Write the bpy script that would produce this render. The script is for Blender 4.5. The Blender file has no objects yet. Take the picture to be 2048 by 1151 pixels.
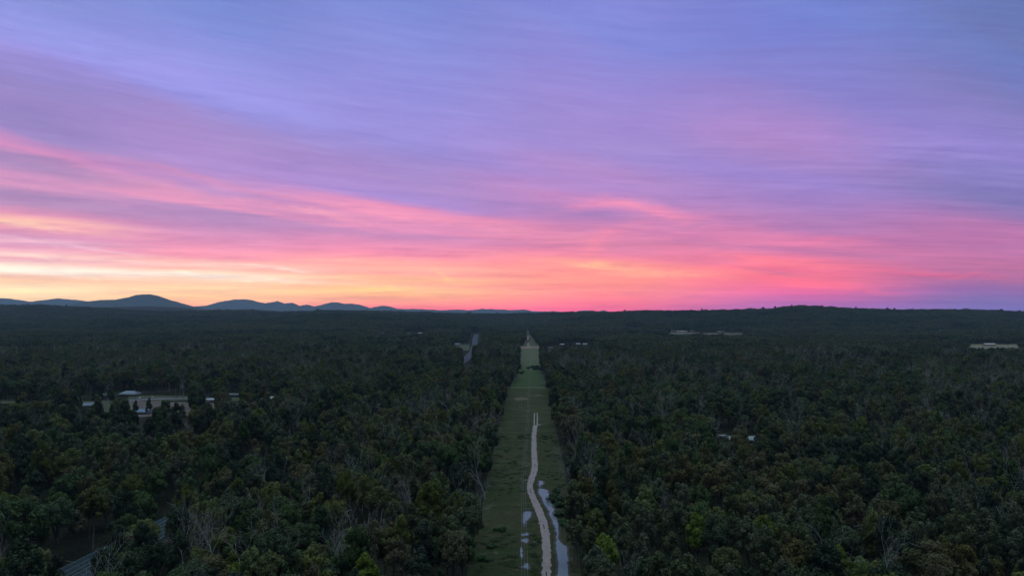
import bpy, math, random
import numpy as np
R = math.radians
SC = bpy.context.scene
COL = SC.collection
random.seed(7)
RNG = np.random.default_rng(11)

# ---------------------------------------------------------------- camera
CAM_H = 100.0
F = 2048 * 24 / 36.0                       # focal length in pixels of the photograph
HOR = 622.0
PITCH = math.atan((HOR - 575.5) / F)
cam = bpy.data.cameras.new('camera')
cam.lens = 24; cam.sensor_width = 36; cam.clip_start = 1.0; cam.clip_end = 60000
camo = bpy.data.objects.new('camera', cam); COL.objects.link(camo)
camo.location = (0, 0, CAM_H); camo.rotation_euler = (R(90) + PITCH, 0, 0)
SC.camera = camo
SC.view_settings.view_transform = 'Standard'
SC.view_settings.look = 'None'
SC.view_settings.exposure = 0.0
SC.view_settings.gamma = 1.0
SC.render.engine = 'CYCLES'
SC.cycles.use_denoising = True
SC.cycles.max_bounces = 4
SC.cycles.diffuse_bounces = 2
SC.cycles.transmission_bounces = 2
SC.cycles.volume_bounces = 0

def pix_dir(px, py):
    """unit direction through a pixel of the photograph (x right, y ahead, z up)"""
    u = (px - 1024) / F; v = -(py - 575.5) / F
    y = math.cos(PITCH) - v * math.sin(PITCH); z = math.sin(PITCH) + v * math.cos(PITCH)
    n = math.sqrt(u*u + y*y + z*z)
    return u/n, y/n, z/n
def at(px, py, z=0.0):
    """the point at height z seen at a pixel"""
    d = pix_dir(px, py); t = (z - CAM_H) / d[2]
    return d[0]*t, d[1]*t
def proj(x, y, z):
    dz = z - CAM_H
    yy = y*math.cos(PITCH) + dz*math.sin(PITCH); zz = -y*math.sin(PITCH) + dz*math.cos(PITCH)
    return 1024 + F*x/yy, 575.5 - F*zz/yy
def azel(px, py):
    d = pix_dir(px, py)
    return math.degrees(math.atan2(d[0], d[1])), math.degrees(math.asin(d[2]))

# ---------------------------------------------------------------- sky
def lin(c):
    out = []
    for v in c:
        v /= 255.0
        out.append(v/12.92 if v <= 0.04045 else ((v + 0.055)/1.055)**2.4)
    return out

HAZE_D = 3.5e-5
HAZE_TOP = 560.0
HAZE_Y = 23500.0
HAZE_S = np.array([0.12, 0.168, 0.30])       # light the haze itself sends back, used to expose the sky behind it
SKYC = 1.0

class Net:
    def __init__(self, tree): self.t = tree; self.n = tree.nodes; self.l = tree.links
    def sock(self, node_in, v):
        if v is None: return
        if hasattr(v, 'is_linked') or isinstance(v, bpy.types.NodeSocket): self.l.new(v, node_in)
        else: node_in.default_value = v
    def math(self, op, a, b=None, c=None, clamp=False):
        m = self.n.new('ShaderNodeMath'); m.operation = op; m.use_clamp = clamp
        self.sock(m.inputs[0], a); self.sock(m.inputs[1], b); self.sock(m.inputs[2], c)
        return m.outputs[0]
    def mapr(self, v, a, b, c=0.0, d=1.0, smooth=False):
        m = self.n.new('ShaderNodeMapRange'); m.clamp = True
        if smooth: m.interpolation_type = 'SMOOTHSTEP'
        self.sock(m.inputs[0], v); m.inputs[1].default_value = a; m.inputs[2].default_value = b
        m.inputs[3].default_value = c; m.inputs[4].default_value = d
        return m.outputs[0]
    def mix(self, f, a, b, mode='MIX'):
        m = self.n.new('ShaderNodeMix'); m.data_type = 'RGBA'; m.blend_type = mode; m.clamp_factor = True
        self.sock(m.inputs[0], f)
        for i, v in ((6, a), (7, b)):
            if isinstance(v, (list, tuple)): v = (*v[:3], 1.0)
            self.sock(m.inputs[i], v)
        return m.outputs[2]
    def ramp(self, v, stops, interp='LINEAR'):
        r = self.n.new('ShaderNodeValToRGB'); cr = r.color_ramp; cr.interpolation = interp
        while len(cr.elements) > 1: cr.elements.remove(cr.elements[-1])
        for i, (p, c) in enumerate(stops):
            e = cr.elements[0] if i == 0 else cr.elements.new(p)
            e.position = p; e.color = (*c[:3], 1.0)
        self.sock(r.inputs[0], v)
        return r.outputs[0]
    def comb(self, x, y, z=0.0):
        m = self.n.new('ShaderNodeCombineXYZ'); self.sock(m.inputs[0], x); self.sock(m.inputs[1], y); self.sock(m.inputs[2], z)
        return m.outputs[0]
    def noise(self, vec, scale, detail=4, rough=0.55, dist=0.0):
        m = self.n.new('ShaderNodeTexNoise'); self.sock(m.inputs['Vector'], vec)
        m.inputs['Scale'].default_value = scale; m.inputs['Detail'].default_value = detail
        m.inputs['Roughness'].default_value = rough; m.inputs['Distortion'].default_value = dist
        return m.outputs['Fac']

VPAZ = R(58)                              # the bands of cirrus run towards this azimuth
def phi_of(px, py):
    d = pix_dir(px, py)
    a, e = math.degrees(math.atan2(d[0], d[1])), math.degrees(math.asin(d[2]))
    t = min(1, max(0, (e - 3)/13)); t = t*t*(3 - 2*t)
    return math.degrees(math.atan2(d[2], -d[0]*math.cos(VPAZ) + d[1]*math.sin(VPAZ))) + .13*t*min(a, 14)

def behind_haze(c, az, el):
    """radiance the sky needs beyond the haze so that the colour c (sRGB) arrives at the camera"""
    path = min(HAZE_Y / math.cos(R(az)), (HAZE_TOP - CAM_H) / max(math.sin(R(el)), 1e-4))
    T = math.exp(-HAZE_D * path)
    t = np.array(lin(c))
    return list(np.clip((t - (1 - T) * HAZE_S) / T, 0.0, None))

COLUMNS = {
 60: [(-60,(122,140,214)),(0,(126,143,217)),(50,(136,148,226)),(94,(150,149,230)),(120,(148,142,218)),(150,(139,134,205)),(190,(146,133,200)),(235,(140,130,196)),(272,(148,134,200)),
      (298,(186,138,196)),(310,(205,142,196)),(325,(170,138,192)),(336,(162,137,192)),(355,(205,146,192)),(376,(208,148,192)),(396,(174,138,186)),(415,(182,140,186)),
      (432,(225,150,185)),(443,(252,190,180)),(452,(238,160,182)),(475,(212,150,190)),(486,(236,180,205)),(496,(222,155,190)),(511,(248,195,200)),(520,(238,172,190)),
      (532,(255,226,212)),(540,(255,238,222)),(548,(255,212,194)),(560,(255,205,175)),(574,(255,222,182)),(592,(255,216,174)),(612,(255,210,162))],
 400: [(-60,(108,132,208)),(0,(115,138,215)),(50,(122,142,220)),(80,(132,145,225)),(120,(142,150,228)),(150,(152,152,232)),(175,(150,150,230)),(205,(140,140,220)),(228,(152,138,208)),
      (260,(158,138,206)),(300,(163,138,208)),(332,(168,142,212)),(350,(180,142,204)),(360,(205,145,195)),(376,(186,142,200)),(395,(222,150,190)),(412,(232,150,188)),(421,(180,138,190)),
      (440,(180,136,188)),(470,(210,142,188)),(495,(235,150,185)),(515,(245,155,180)),(524,(255,185,180)),(531,(255,205,198)),(538,(255,188,178)),(548,(255,228,208)),(557,(255,216,192)),
      (566,(255,195,165)),(580,(255,205,164)),(594,(255,199,155)),(608,(255,182,152)),(620,(255,160,150))],
 800: [(-60,(112,133,212)),(0,(118,137,216)),(50,(124,140,220)),(100,(132,142,222)),(180,(140,142,222)),(230,(146,142,222)),(290,(145,138,214)),(330,(155,138,208)),(360,(168,138,202)),(398,(166,138,210)),
      (408,(192,140,200)),(417,(230,145,187)),(430,(238,150,187)),(445,(215,140,186)),(458,(225,142,186)),(471,(196,135,186)),(490,(225,140,181)),(510,(245,145,176)),(522,(255,165,167)),(534,(255,176,166)),
      (545,(255,170,165)),(556,(255,188,156)),(569,(255,178,150)),(580,(255,198,148)),(590,(255,180,140)),(602,(255,162,144)),(618,(255,125,145))],
 1200: [(-60,(120,133,214)),(0,(127,138,220)),(60,(125,138,220)),(100,(135,138,218)),(160,(142,137,216)),(220,(150,137,214)),(270,(153,138,212)),(305,(155,138,212)),(340,(170,138,205)),(370,(172,135,202)),
      (386,(182,136,200)),(402,(200,138,194)),(414,(192,134,192)),(430,(172,128,187)),(446,(190,130,185)),(465,(206,131,177)),(482,(222,136,172)),(496,(215,130,170)),(511,(238,135,165)),(525,(255,155,152)),
      (541,(255,148,150)),(560,(255,150,145)),(580,(255,145,143)),(600,(255,130,145)),(620,(238,112,150))],
 1600: [(-60,(106,126,205)),(0,(112,132,212)),(60,(118,130,210)),(110,(124,130,210)),(170,(130,130,208)),(220,(148,132,206)),(270,(162,134,205)),(300,(165,134,201)),(322,(158,133,202)),(360,(155,132,205)),(400,(160,128,196)),
      (430,(172,126,186)),(460,(178,122,180)),(476,(208,124,173)),(489,(215,125,171)),(501,(196,120,170)),(516,(230,120,158)),(530,(248,124,152)),(545,(245,118,152)),(560,(250,120,150)),(580,(228,110,155)),(596,(200,110,165)),(616,(165,112,175))],
 1980: [(-60,(95,117,182)),(0,(98,120,185)),(60,(102,120,185)),(100,(105,125,195)),(150,(112,125,195)),(190,(122,125,192)),(240,(132,128,200)),(300,(138,130,208)),(350,(132,125,192)),(400,(130,120,182)),(425,(150,120,180)),
      (450,(180,120,175)),(500,(184,118,170)),(530,(188,115,161)),(560,(165,112,162)),(590,(140,112,168)),(616,(125,115,175))],
}
STROKES = [  # px, py, half length, half thickness, slope down to the right, colour, strength
 (1380,472,190,42,.12,(224,132,174),.45),(1175,411,36,10,-.1,(238,142,184),.7),(1225,402,48,12,-.05,(244,146,182),.8),(1280,410,48,12,.22,(240,144,180),.75),(1335,428,52,12,.28,(236,140,178),.7),(1410,446,70,12,.18,(226,136,178),.55),
 (1185,430,62,9,.03,(160,124,186),.8),(1335,400,55,8,.3,(162,126,188),.6),(1275,456,48,13,-.2,(222,132,174),.55),(1222,472,42,15,-.35,(232,134,170),.65),(1190,492,34,16,-.6,(240,138,166),.7),
 (1172,514,26,13,-.2,(246,146,160),.7),(1270,486,56,13,.2,(202,125,171),.6),(1195,529,60,6,.14,(255,196,155),.95),(1360,502,90,9,.1,(226,128,168),.5),
 (1310,546,120,6,.08,(255,172,150),.75),
 (1480,545,120,5,.06,(255,150,150),.6),(1570,522,110,8,.10,(255,132,150),.8),(1600,563,120,8,.17,(255,118,148),.8),(1560,545,70,6,.15,(205,115,160),.6),
 (1850,545,120,6,.09,(226,108,152),.8),(1640,480,110,6,.03,(228,125,170),.6),(1400,525,70,6,0,(200,120,165),.55),
 (10,443,120,5,.07,(255,210,182),.9),(120,488,150,3,.10,(245,200,218),.6),(330,548,230,5,.035,(255,244,232),.9),(60,540,120,6,.06,(255,250,238),.9),(530,533,90,3,.06,(255,228,216),.8),
 (90,511,60,3,.02,(255,228,216),.9),(230,518,110,2.5,.06,(255,205,205),.6),(640,427,100,6,.13,(250,165,188),.8),(560,430,200,8,.10,(176,136,190),.5),(895,557,22,5,.9,(255,198,152),.8),(930,568,45,3,.1,(255,195,150),.7),
 (720,575,90,9,0,(255,208,148),.7),(1600,272,190,28,.22,(174,137,203),.7),(300,150,260,26,.22,(156,156,236),.5),(520,200,200,16,.22,(150,150,234),.45),(1830,300,150,40,.1,(145,136,212),.5),
 (1500,62,300,50,0,(112,130,212),.5),(430,160,420,30,.16,(150,150,232),.3),(1900,500,160,30,0,(188,116,168),.5),(650,520,80,4,.02,(255,190,178),.5),
]

w = bpy.data.worlds.new('World'); SC.world = w; w.use_nodes = True
N = Net(w.node_tree); N.n.clear()
tc = N.n.new('ShaderNodeTexCoord').outputs['Generated']
nv = N.n.new('ShaderNodeVectorMath'); nv.operation = 'NORMALIZE'; N.l.new(tc, nv.inputs[0])
sep = N.n.new('ShaderNodeSeparateXYZ'); N.l.new(nv.outputs[0], sep.inputs[0])
X, Y, Z = sep.outputs
AZ = N.math('MULTIPLY', N.math('ARCTAN2', X, Y), 180/math.pi)
EL = N.math('MULTIPLY', N.math('ARCSINE', Z), 180/math.pi)
Pp = N.math('ADD', N.math('MULTIPLY', X, -math.cos(VPAZ)), N.math('MULTIPLY', Y, math.sin(VPAZ)))
PHI = N.math('MULTIPLY', N.math('ARCTAN2', Z, Pp), 180/math.pi)
PHI = N.math('ADD', PHI, N.math('MULTIPLY', N.mapr(EL, 3, 16, 0, .13, smooth=True), N.math('MINIMUM', AZ, 14)))
# streaky unevenness of the cirrus, drawn out along the bands
PHIW = N.math('MULTIPLY', PHI, N.mapr(AZ, -37, 37, 1.0, 0.45))
st1 = N.noise(N.comb(N.math('MULTIPLY', AZ, 0.045), N.math('MULTIPLY', PHIW, 0.55), 3.1), 1.0, 7, .6, .6)
st2 = N.noise(N.comb(N.math('MULTIPLY', AZ, 0.12), N.math('MULTIPLY', PHIW, 2.4), 9.3), 1.0, 6, .62, .4)
st3 = N.noise(N.comb(N.math('MULTIPLY', AZ, 0.03), N.math('MULTIPLY', EL, 0.10), 1.7), 1.6, 3, .5, .3)
wob = N.math('ADD', N.math('MULTIPLY', N.math('SUBTRACT', st1, .5), .17), N.math('MULTIPLY', N.math('SUBTRACT', st2, .5), .05))
PH2 = N.math('MULTIPLY', PHI, N.math('ADD', N.math('MULTIPLY', wob, N.mapr(AZ, 0, 34, 1.0, .3)), 1.0))
cols = sorted(COLUMNS)
prev = None
for k, cx in enumerate(cols):
    fmax = phi_of(cx, -60)
    stops = []
    for (py, c) in COLUMNS[cx]:
        if py < 350: c = (c[0] + 5, c[1] - 1, c[2] - 5)
        if py > 560: c = (c[0], c[1] + 2, min(255, c[2] + 8))
        a, e = azel(cx, py)
        b = behind_haze(c, a, e)
        stops.append((max(0.0, phi_of(cx, py) / fmax), [v / 4 for v in b]))
    stops.sort(key=lambda s: s[0])
    r = N.ramp(N.math('DIVIDE', PH2, fmax), stops)
    if prev is None: prev = r
    else: prev = N.mix(N.mapr(AZ, azel(cols[k-1], 300)[0], azel(cx, 300)[0], smooth=True), prev, r)
col = N.mix(1.0, prev, (4, 4, 4), 'MULTIPLY')
wa = N.noise(N.comb(N.math('MULTIPLY', AZ, .16), N.math('MULTIPLY', EL, .42), 4.4), 1.0, 6, .62, .3)
wb = N.noise(N.comb(N.math('MULTIPLY', AZ, .16), N.math('MULTIPLY', EL, .42), 14.4), 1.0, 6, .62, .3)
wisp = N.noise(N.comb(N.math('MULTIPLY', AZ, .22), N.math('MULTIPLY', EL, 1.3), 7.7), 1.0, 7, .68, .8)
AZW = N.math('ADD', AZ, N.math('MULTIPLY', N.math('SUBTRACT', wa, .5), 4.0))
ELW = N.math('ADD', EL, N.math('MULTIPLY', N.math('SUBTRACT', wb, .5), 1.3))
for (px, py, hl, ht, sl, c, s) in STROKES:
    a0, e0 = azel(px, py); k = 57.3 / F
    th = math.atan(sl); ca, sa = math.cos(th), math.sin(th)
    da = N.math('SUBTRACT', AZW, a0); de = N.math('SUBTRACT', ELW, e0)
    de = N.math('ADD', de, N.math('MULTIPLY', N.math('SUBTRACT', st2, .5), ht*k*1.5))
    uu = N.math('SUBTRACT', N.math('MULTIPLY', da, ca), N.math('MULTIPLY', de, sa))
    vv = N.math('ADD', N.math('MULTIPLY', da, sa), N.math('MULTIPLY', de, ca))
    uu = N.math('POWER', N.math('ABSOLUTE', N.math('DIVIDE', uu, hl*k)), 2.0)
    vv = N.math('POWER', N.math('ABSOLUTE', N.math('DIVIDE', vv, ht*k)), 2.0)
    g = N.math('EXPONENT', N.math('MULTIPLY', N.math('ADD', uu, vv), -1.0))
    g = N.math('MULTIPLY', g, N.mapr(wisp, .34, .62, s*.3, s))
    col = N.mix(g, col, behind_haze(c, a0, e0))
# fine strands: lighter, pinker lines low down; faint pale ones higher up
low = N.mapr(EL, 0.5, 15, 1.0, 0.42)
st4 = N.noise(N.comb(N.math('MULTIPLY', AZ, 0.28), N.math('MULTIPLY', PHIW, 6.5), 21.3), 1.0, 5, .7, .5)
gain = N.math('ADD', 1.04, N.math('MULTIPLY', N.math('SUBTRACT', st2, .5), N.math('MULTIPLY', low, .85)))
gain = N.math('ADD', gain, N.math('MULTIPLY', N.math('SUBTRACT', st4, .5), N.math('MULTIPLY', low, .38)))
gain = N.math('ADD', gain, N.math('MULTIPLY', N.math('SUBTRACT', wisp, .5), N.math('MULTIPLY', low, .35)))
gain = N.math('ADD', gain, N.math('MULTIPLY', N.math('SUBTRACT', st1, .5), .18))
col = N.mix(1.0, col, N.comb(gain, gain, N.math('ADD', N.math('MULTIPLY', gain, .5), .5)), 'MULTIPLY')
# unseen sky: bright zenith added as top light, dim dusk blue around and behind
zen = N.mix(N.mapr(st3, .3, .7), (1.25, 1.78, 2.15), (1.50, 1.95, 2.10))
mid = N.mix(N.mapr(st3, .3, .7), lin((96,110,150)), lin((116,124,156)))
zen = N.mix(N.mapr(EL, 46, 66, smooth=True), mid, zen)
col = N.mix(N.mapr(EL, 25.5, 36, smooth=True), col, zen)
back = N.mix(N.mapr(EL, 40, 64, smooth=True), lin((74,82,108)), zen)
col = N.mix(N.mapr(Y, 0.72, 0.1, smooth=True), col, back)
col = N.mix(N.mapr(Z, 0.0, -0.05), col, (0.02, 0.025, 0.03))
bg = N.n.new('ShaderNodeBackground'); N.l.new(col, bg.inputs[0]); bg.inputs[1].default_value = 1.0
# the last of the physical twilight, sun just under the horizon ahead to the left
nis = N.n.new('ShaderNodeTexSky'); nis.sky_type = 'NISHITA'; nis.sun_disc = False
nis.sun_elevation = R(-3); nis.sun_rotation = R(-32); nis.altitude = 100
bg2 = N.n.new('ShaderNodeBackground'); N.l.new(nis.outputs[0], bg2.inputs[0]); bg2.inputs[1].default_value = 0.05
ad = N.n.new('ShaderNodeAddShader'); N.l.new(bg.outputs[0], ad.inputs[0]); N.l.new(bg2.outputs[0], ad.inputs[1])
wo = N.n.new('ShaderNodeOutputWorld'); N.l.new(ad.outputs[0], wo.inputs[0])
w.cycles.sampling_method = 'MANUAL'; w.cycles.sample_map_resolution = 512

# the sun has set: what is left of it is the soft glow low in the west (ahead, left)
sd = bpy.data.lights.new('sun', 'SUN'); sd.energy = 0.12; sd.angle = R(40); sd.color = (1.0, .72, .5)
so = bpy.data.objects.new('sun', sd); COL.objects.link(so)
so.rotation_euler = (R(90 - 14), 0, R(180 + 32))

# ---------------------------------------------------------------- helpers
def link(o, parent=None):
    COL.objects.link(o)
    if parent is not None: o.parent = parent
    return o
def tag(o, label=None, cat=None, group=None, kind=None):
    if label: o['label'] = label
    if cat: o['category'] = cat
    if group: o['group'] = group
    if kind: o['kind'] = kind
    return o
def mesh_np(name, V, Fc, mat=None, smooth=False, mi=None, mats=None):
    """V (n,3); Fc list of index arrays (each (m,k) with one k) -> mesh"""
    me = bpy.data.meshes.new(name)
    V = np.asarray(V, dtype=np.float32)
    if not isinstance(Fc, list): Fc = [Fc]
    Fc = [np.asarray(f, dtype=np.int32) for f in Fc if len(f)]
    loops = np.concatenate([f.ravel() for f in Fc]); tot = np.concatenate([np.full(len(f), f.shape[1], np.int32) for f in Fc])
    start = np.concatenate([[0], np.cumsum(tot)[:-1]]).astype(np.int32)
    me.vertices.add(len(V)); me.vertices.foreach_set('co', V.ravel())
    me.loops.add(len(loops)); me.loops.foreach_set('vertex_index', loops)
    me.polygons.add(len(tot)); me.polygons.foreach_set('loop_start', start); me.polygons.foreach_set('loop_total', tot)
    if smooth: me.polygons.foreach_set('use_smooth', np.ones(len(tot), bool))
    for m in (mats or [mat]): me.materials.append(m)
    if mi is not None: me.polygons.foreach_set('material_index', np.asarray(mi, np.int32))
    me.update(calc_edges=True)
    return me
def obj_np(name, V, Fc, mat, parent=None, smooth=False):
    return link(bpy.data.objects.new(name, mesh_np(name, V, Fc, mat, smooth)), parent)
def empty(name, loc, rz=0.0):
    o = bpy.data.objects.new(name, None); o.location = loc; o.rotation_euler = (0, 0, rz); o.empty_display_size = .5
    return link(o)
class MB:
    """collects quads/tris for ONE mesh"""
    def __init__(self): self.v = []; self.q = []; self.t = []
    def box(self, c, s, rz=0.0):
        b = len(self.v); cr, sr = math.cos(rz), math.sin(rz)
        for dx, dy, dz in ((-1,-1,-1),(1,-1,-1),(1,1,-1),(-1,1,-1),(-1,-1,1),(1,-1,1),(1,1,1),(-1,1,1)):
            x, y = dx*s[0]/2, dy*s[1]/2
            self.v.append((c[0] + x*cr - y*sr, c[1] + x*sr + y*cr, c[2] + dz*s[2]/2))
        for f in ((0,3,2,1),(4,5,6,7),(0,1,5,4),(1,2,6,5),(2,3,7,6),(3,0,4,7)): self.q.append([b+i for i in f])
        return self
    def tube(self, pts, rad, n=6):
        b = len(self.v); P = [np.array(p, float) for p in pts]
        for i, p in enumerate(P):
            t = P[min(i+1, len(P)-1)] - P[max(i-1, 0)]; t = t/(np.linalg.norm(t) + 1e-9)
            a = np.cross(t, (0.13, 0.97, 0.21) if abs(t[2]) > .7 else (0, 0, 1)); a = a/(np.linalg.norm(a) + 1e-9); c = np.cross(t, a)
            for k in range(n):
                an = 2*math.pi*k/n; self.v.append(tuple(p + rad[i]*(a*math.cos(an) + c*math.sin(an))))
        for i in range(len(P)-1):
            for k in range(n):
                k2 = (k+1) % n
                self.q.append([b+i*n+k, b+i*n+k2, b+(i+1)*n+k2, b+(i+1)*n+k])
        return self
    def poly(self, pts):                       # quad or tri
        b = len(self.v); self.v += [tuple(p) for p in pts]
        (self.q if len(pts) == 4 else self.t).append(list(range(b, b+len(pts))))
        return self
    def mesh(self, name, mat): return mesh_np(name, self.v, [x for x in (self.q, self.t) if x], mat)
    def build(self, name, mat, parent=None): return link(bpy.data.objects.new(name, self.mesh(name, mat)), parent)

def hash2(ix, iy, s):
    h = (ix.astype(np.int64)*374761393 + iy.astype(np.int64)*668265263 + s*2147483647) & 0xffffffff
    h = ((h ^ (h >> 13))*1274126177) & 0xffffffff
    return ((h ^ (h >> 16)) & 0xffff)/65535.0
def vnoise(x, y, s=0):
    x = np.asarray(x, float); y = np.asarray(y, float)
    ix = np.floor(x); iy = np.floor(y); fx = x-ix; fy = y-iy; fx = fx*fx*(3-2*fx); fy = fy*fy*(3-2*fy)
    a = hash2(ix, iy, s); b = hash2(ix+1, iy, s); c = hash2(ix, iy+1, s); d = hash2(ix+1, iy+1, s)
    return (a*(1-fx)+b*fx)*(1-fy) + (c*(1-fx)+d*fx)*fy
def fbm(x, y, s=0, o=4):
    t = 0; a = .5
    for k in range(o): t = t + a*vnoise(x*2**k, y*2**k, s+k); a *= .5
    return t/(1-.5**o)

# ---------------------------------------------------------------- materials
def mat_new(name):
    m = bpy.data.materials.new(name); m.use_nodes = True
    n = Net(m.node_tree); b = m.node_tree.nodes['Principled BSDF']
    return m, n, b
def objco(n): return n.n.new('ShaderNodeTexCoord').outputs['Object']
def simple(name, c1, c2=None, scale=1.0, rough=.8, spec=.3, metal=0, bump=0.0):
    m, n, b = mat_new(name)
    nz = n.noise(objco(n), scale, 5, .6)
    n.l.new(n.mix(n.mapr(nz, .3, .7), c1, c2 or [v*.75 for v in c1]), b.inputs['Base Color'])
    b.inputs['Roughness'].default_value = rough; b.inputs['Specular IOR Level'].default_value = spec; b.inputs['Metallic'].default_value = metal
    if bump:
        bp = n.n.new('ShaderNodeBump'); bp.inputs['Strength'].default_value = bump; n.l.new(nz, bp.inputs['Height']); n.l.new(bp.outputs[0], b.inputs['Normal'])
    return m
def foliage(name, c1, c2, var=.35):
    """leaf material: two real leaf hues in patches, each tree a little different"""
    m = bpy.data.materials.new(name); m.use_nodes = True; n = Net(m.node_tree); n.n.clear()
    oi = n.n.new('ShaderNodeObjectInfo').outputs['Random']
    nz = n.noise(objco(n), .55, 3, .6)
    c = n.mix(n.mapr(nz, .35, .65), c1, c2)
    g = n.math('ADD', 1 - var/2, n.math('MULTIPLY', oi, var))
    c = n.mix(1.0, c, n.comb(g, g, g), 'MULTIPLY')
    hs = n.n.new('ShaderNodeHueSaturation'); n.l.new(c, hs.inputs['Color'])
    n.l.new(n.mapr(n.math('FRACT', n.math('MULTIPLY', oi, 7.31)), 0, 1, .494, .514), hs.inputs['Hue'])
    n.l.new(n.mapr(n.math('FRACT', n.math('MULTIPLY', oi, 3.77)), 0, 1, .75, 1.15), hs.inputs['Saturation'])
    d = n.n.new('ShaderNodeBsdfDiffuse'); t = n.n.new('ShaderNodeBsdfTranslucent'); n.l.new(hs.outputs[0], d.inputs[0]); n.l.new(hs.outputs[0], t.inputs[0])
    g2 = n.n.new('ShaderNodeBsdfGlossy'); g2.inputs['Roughness'].default_value = .5; g2.inputs[0].default_value = (1, 1, 1, 1)
    a = n.n.new('ShaderNodeMixShader'); a.inputs[0].default_value = .10; n.l.new(d.outputs[0], a.inputs[1]); n.l.new(t.outputs[0], a.inputs[2])
    b = n.n.new('ShaderNodeMixShader'); b.inputs[0].default_value = .012; n.l.new(a.outputs[0], b.inputs[1]); n.l.new(g2.outputs[0], b.inputs[2])
    o = n.n.new('ShaderNodeOutputMaterial'); n.l.new(b.outputs[0], o.inputs[0])
    return m

FOL = {
 'olive': foliage('leaves_olive', (.100, .110, .024), (.070, .080, .019)),
 'green': foliage('leaves_green', (.054, .088, .024), (.040, .066, .020)),
 'brown': foliage('leaves_brown', (.106, .094, .030), (.076, .070, .023)),
 'grey':  foliage('leaves_grey', (.084, .098, .042), (.062, .074, .034)),
 'dark':  foliage('leaves_dark', (.026, .042, .017), (.019, .032, .013)),
 'pale':  foliage('leaves_pale', (.100, .114, .056), (.076, .088, .046)),
 'lime':  foliage('leaves_lime', (.130, .160, .030), (.096, .124, .026), .2),
}
BARK = simple('bark_pale', (.17, .16, .14), (.08, .075, .065), 1.3, .9, .2)
BARK_DEAD = simple('bark_dead', (.40, .39, .36), (.24, .23, .21), 1.1, .9, .2)

# ---------------------------------------------------------------- terrain
RIDGES = [  # distance, half depth, crest line seen in the photograph (px, py)
 (7200, 1300, [(-400,620),(60,622),(150,618),(200,612.5),(250,609.5),(300,608.5),(350,610.5),(400,616),(440,617),(498,614),(540,617),(600,621),(700,622),(900,626),(1000,628),(1100,628.5),(1180,627.5),(1250,628),(1400,628),(2500,628)]),
 (4900, 900, [(-500,612),(0,613.5),(80,612.5),(150,616),(240,620),(300,623),(400,625),(480,623),(560,625.5),(640,622),(700,623.5),(800,625),(900,628),(1000,630),(1060,629.5),(1100,628.5),(1180,627),(1250,627.5),(1400,630),(1600,640),(2500,640)]),
 (3900, 800, [(-500,660),(1000,660),(1150,634),(1230,627),(1290,624.5),(1350,626.5),(1420,625),(1480,622.5),(1540,620),(1560,617),(1600,614),(1640,616),(1700,619),(1780,621.5),(1860,623),(1920,623.5),(2000,625),(2100,627),(2500,630)]),
 (3500, 520, [(-500,636),(0,640),(300,640),(520,641),(600,635),(650,631.5),(700,630),(760,632),(860,636),(950,643),(1020,655),(1100,650),(1250,640),(1350,655),(2500,665)]),
 (2700, 380, [(-500,690),(1700,690),(1850,672),(1900,663),(1950,656),(2000,650),(2048,647),(2200,641),(2500,640)]),
]
def terrain(x, y):
    x = np.asarray(x, float); y = np.asarray(y, float)
    yy = np.maximum(y, 10.0)
    px = 1024 + F*x/yy
    z = np.zeros_like(x)
    for k, (D, W, pts) in enumerate(RIDGES):
        pz = np.interp(px, [p[0] for p in pts], [p[1] for p in pts])
        h = CAM_H + (HOR - pz)/F*D - 19.0
        dd = y - D - 260*(fbm(px/170.0, px*0, 40+k, 2) - .5)
        g = np.where(dd < 0, np.exp(-(dd/W)**2), np.exp(-(dd/(W*1.5))**2))
        g = g*(1 + (1-g)*.8*(fbm(x/420, y/420, 60+k, 3) - .5))
        z = np.maximum(z, np.where(y > 1700, np.maximum(h, 0)*g, 0))
    far = np.clip((y - 1800)/1500, 0, 1)
    return z + far*16*(fbm(x/500, y/500, 5, 3) - .45)

def sheet(name, pts_fn, mat, kind='structure', z=0.02):
    pass
ny, nx = 340, 260
ys = np.concatenate([np.linspace(-1500, 60, 8), 60 + (np.linspace(0, 1, ny)**2.3)*22800])
tt = np.linspace(-1, 1, nx)
W_ = 1500 + .82*np.maximum(ys, 0)
GX = tt[None, :]*W_[:, None]; GY = np.repeat(ys[:, None], nx, 1)
GZ = terrain(GX, GY)
n_r, n_c = GX.shape
idx = np.arange(n_r*n_c).reshape(n_r, n_c)
quads = np.stack([idx[:-1,:-1], idx[:-1,1:], idx[1:,1:], idx[1:,:-1]], -1).reshape(-1, 4)
m, n, b = mat_new('forest_floor')
oc = objco(n)
n1 = n.noise(oc, .02, 6, .6); n2 = n.noise(oc, .35, 5, .65)
c = n.mix(n.mapr(n1, .35, .65), (.018, .020, .012), (.028, .025, .016))
c = n.mix(n.mapr(n2, .4, .7), c, (.010, .014, .008))
n.l.new(c, b.inputs['Base Color']); b.inputs['Roughness'].default_value = 1; b.inputs['Specular IOR Level'].default_value = .05
bp = n.n.new('ShaderNodeBump'); bp.inputs['Distance'].default_value = 6; bp.inputs['Strength'].default_value = .8
n.l.new(n.noise(oc, .05, 6, .7), bp.inputs['Height']); n.l.new(bp.outputs[0], b.inputs['Normal'])
FLOOR = m
tag(obj_np('ground', np.stack([GX, GY, GZ], -1).reshape(-1, 3), quads, FLOOR, smooth=True), kind='structure')

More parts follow.
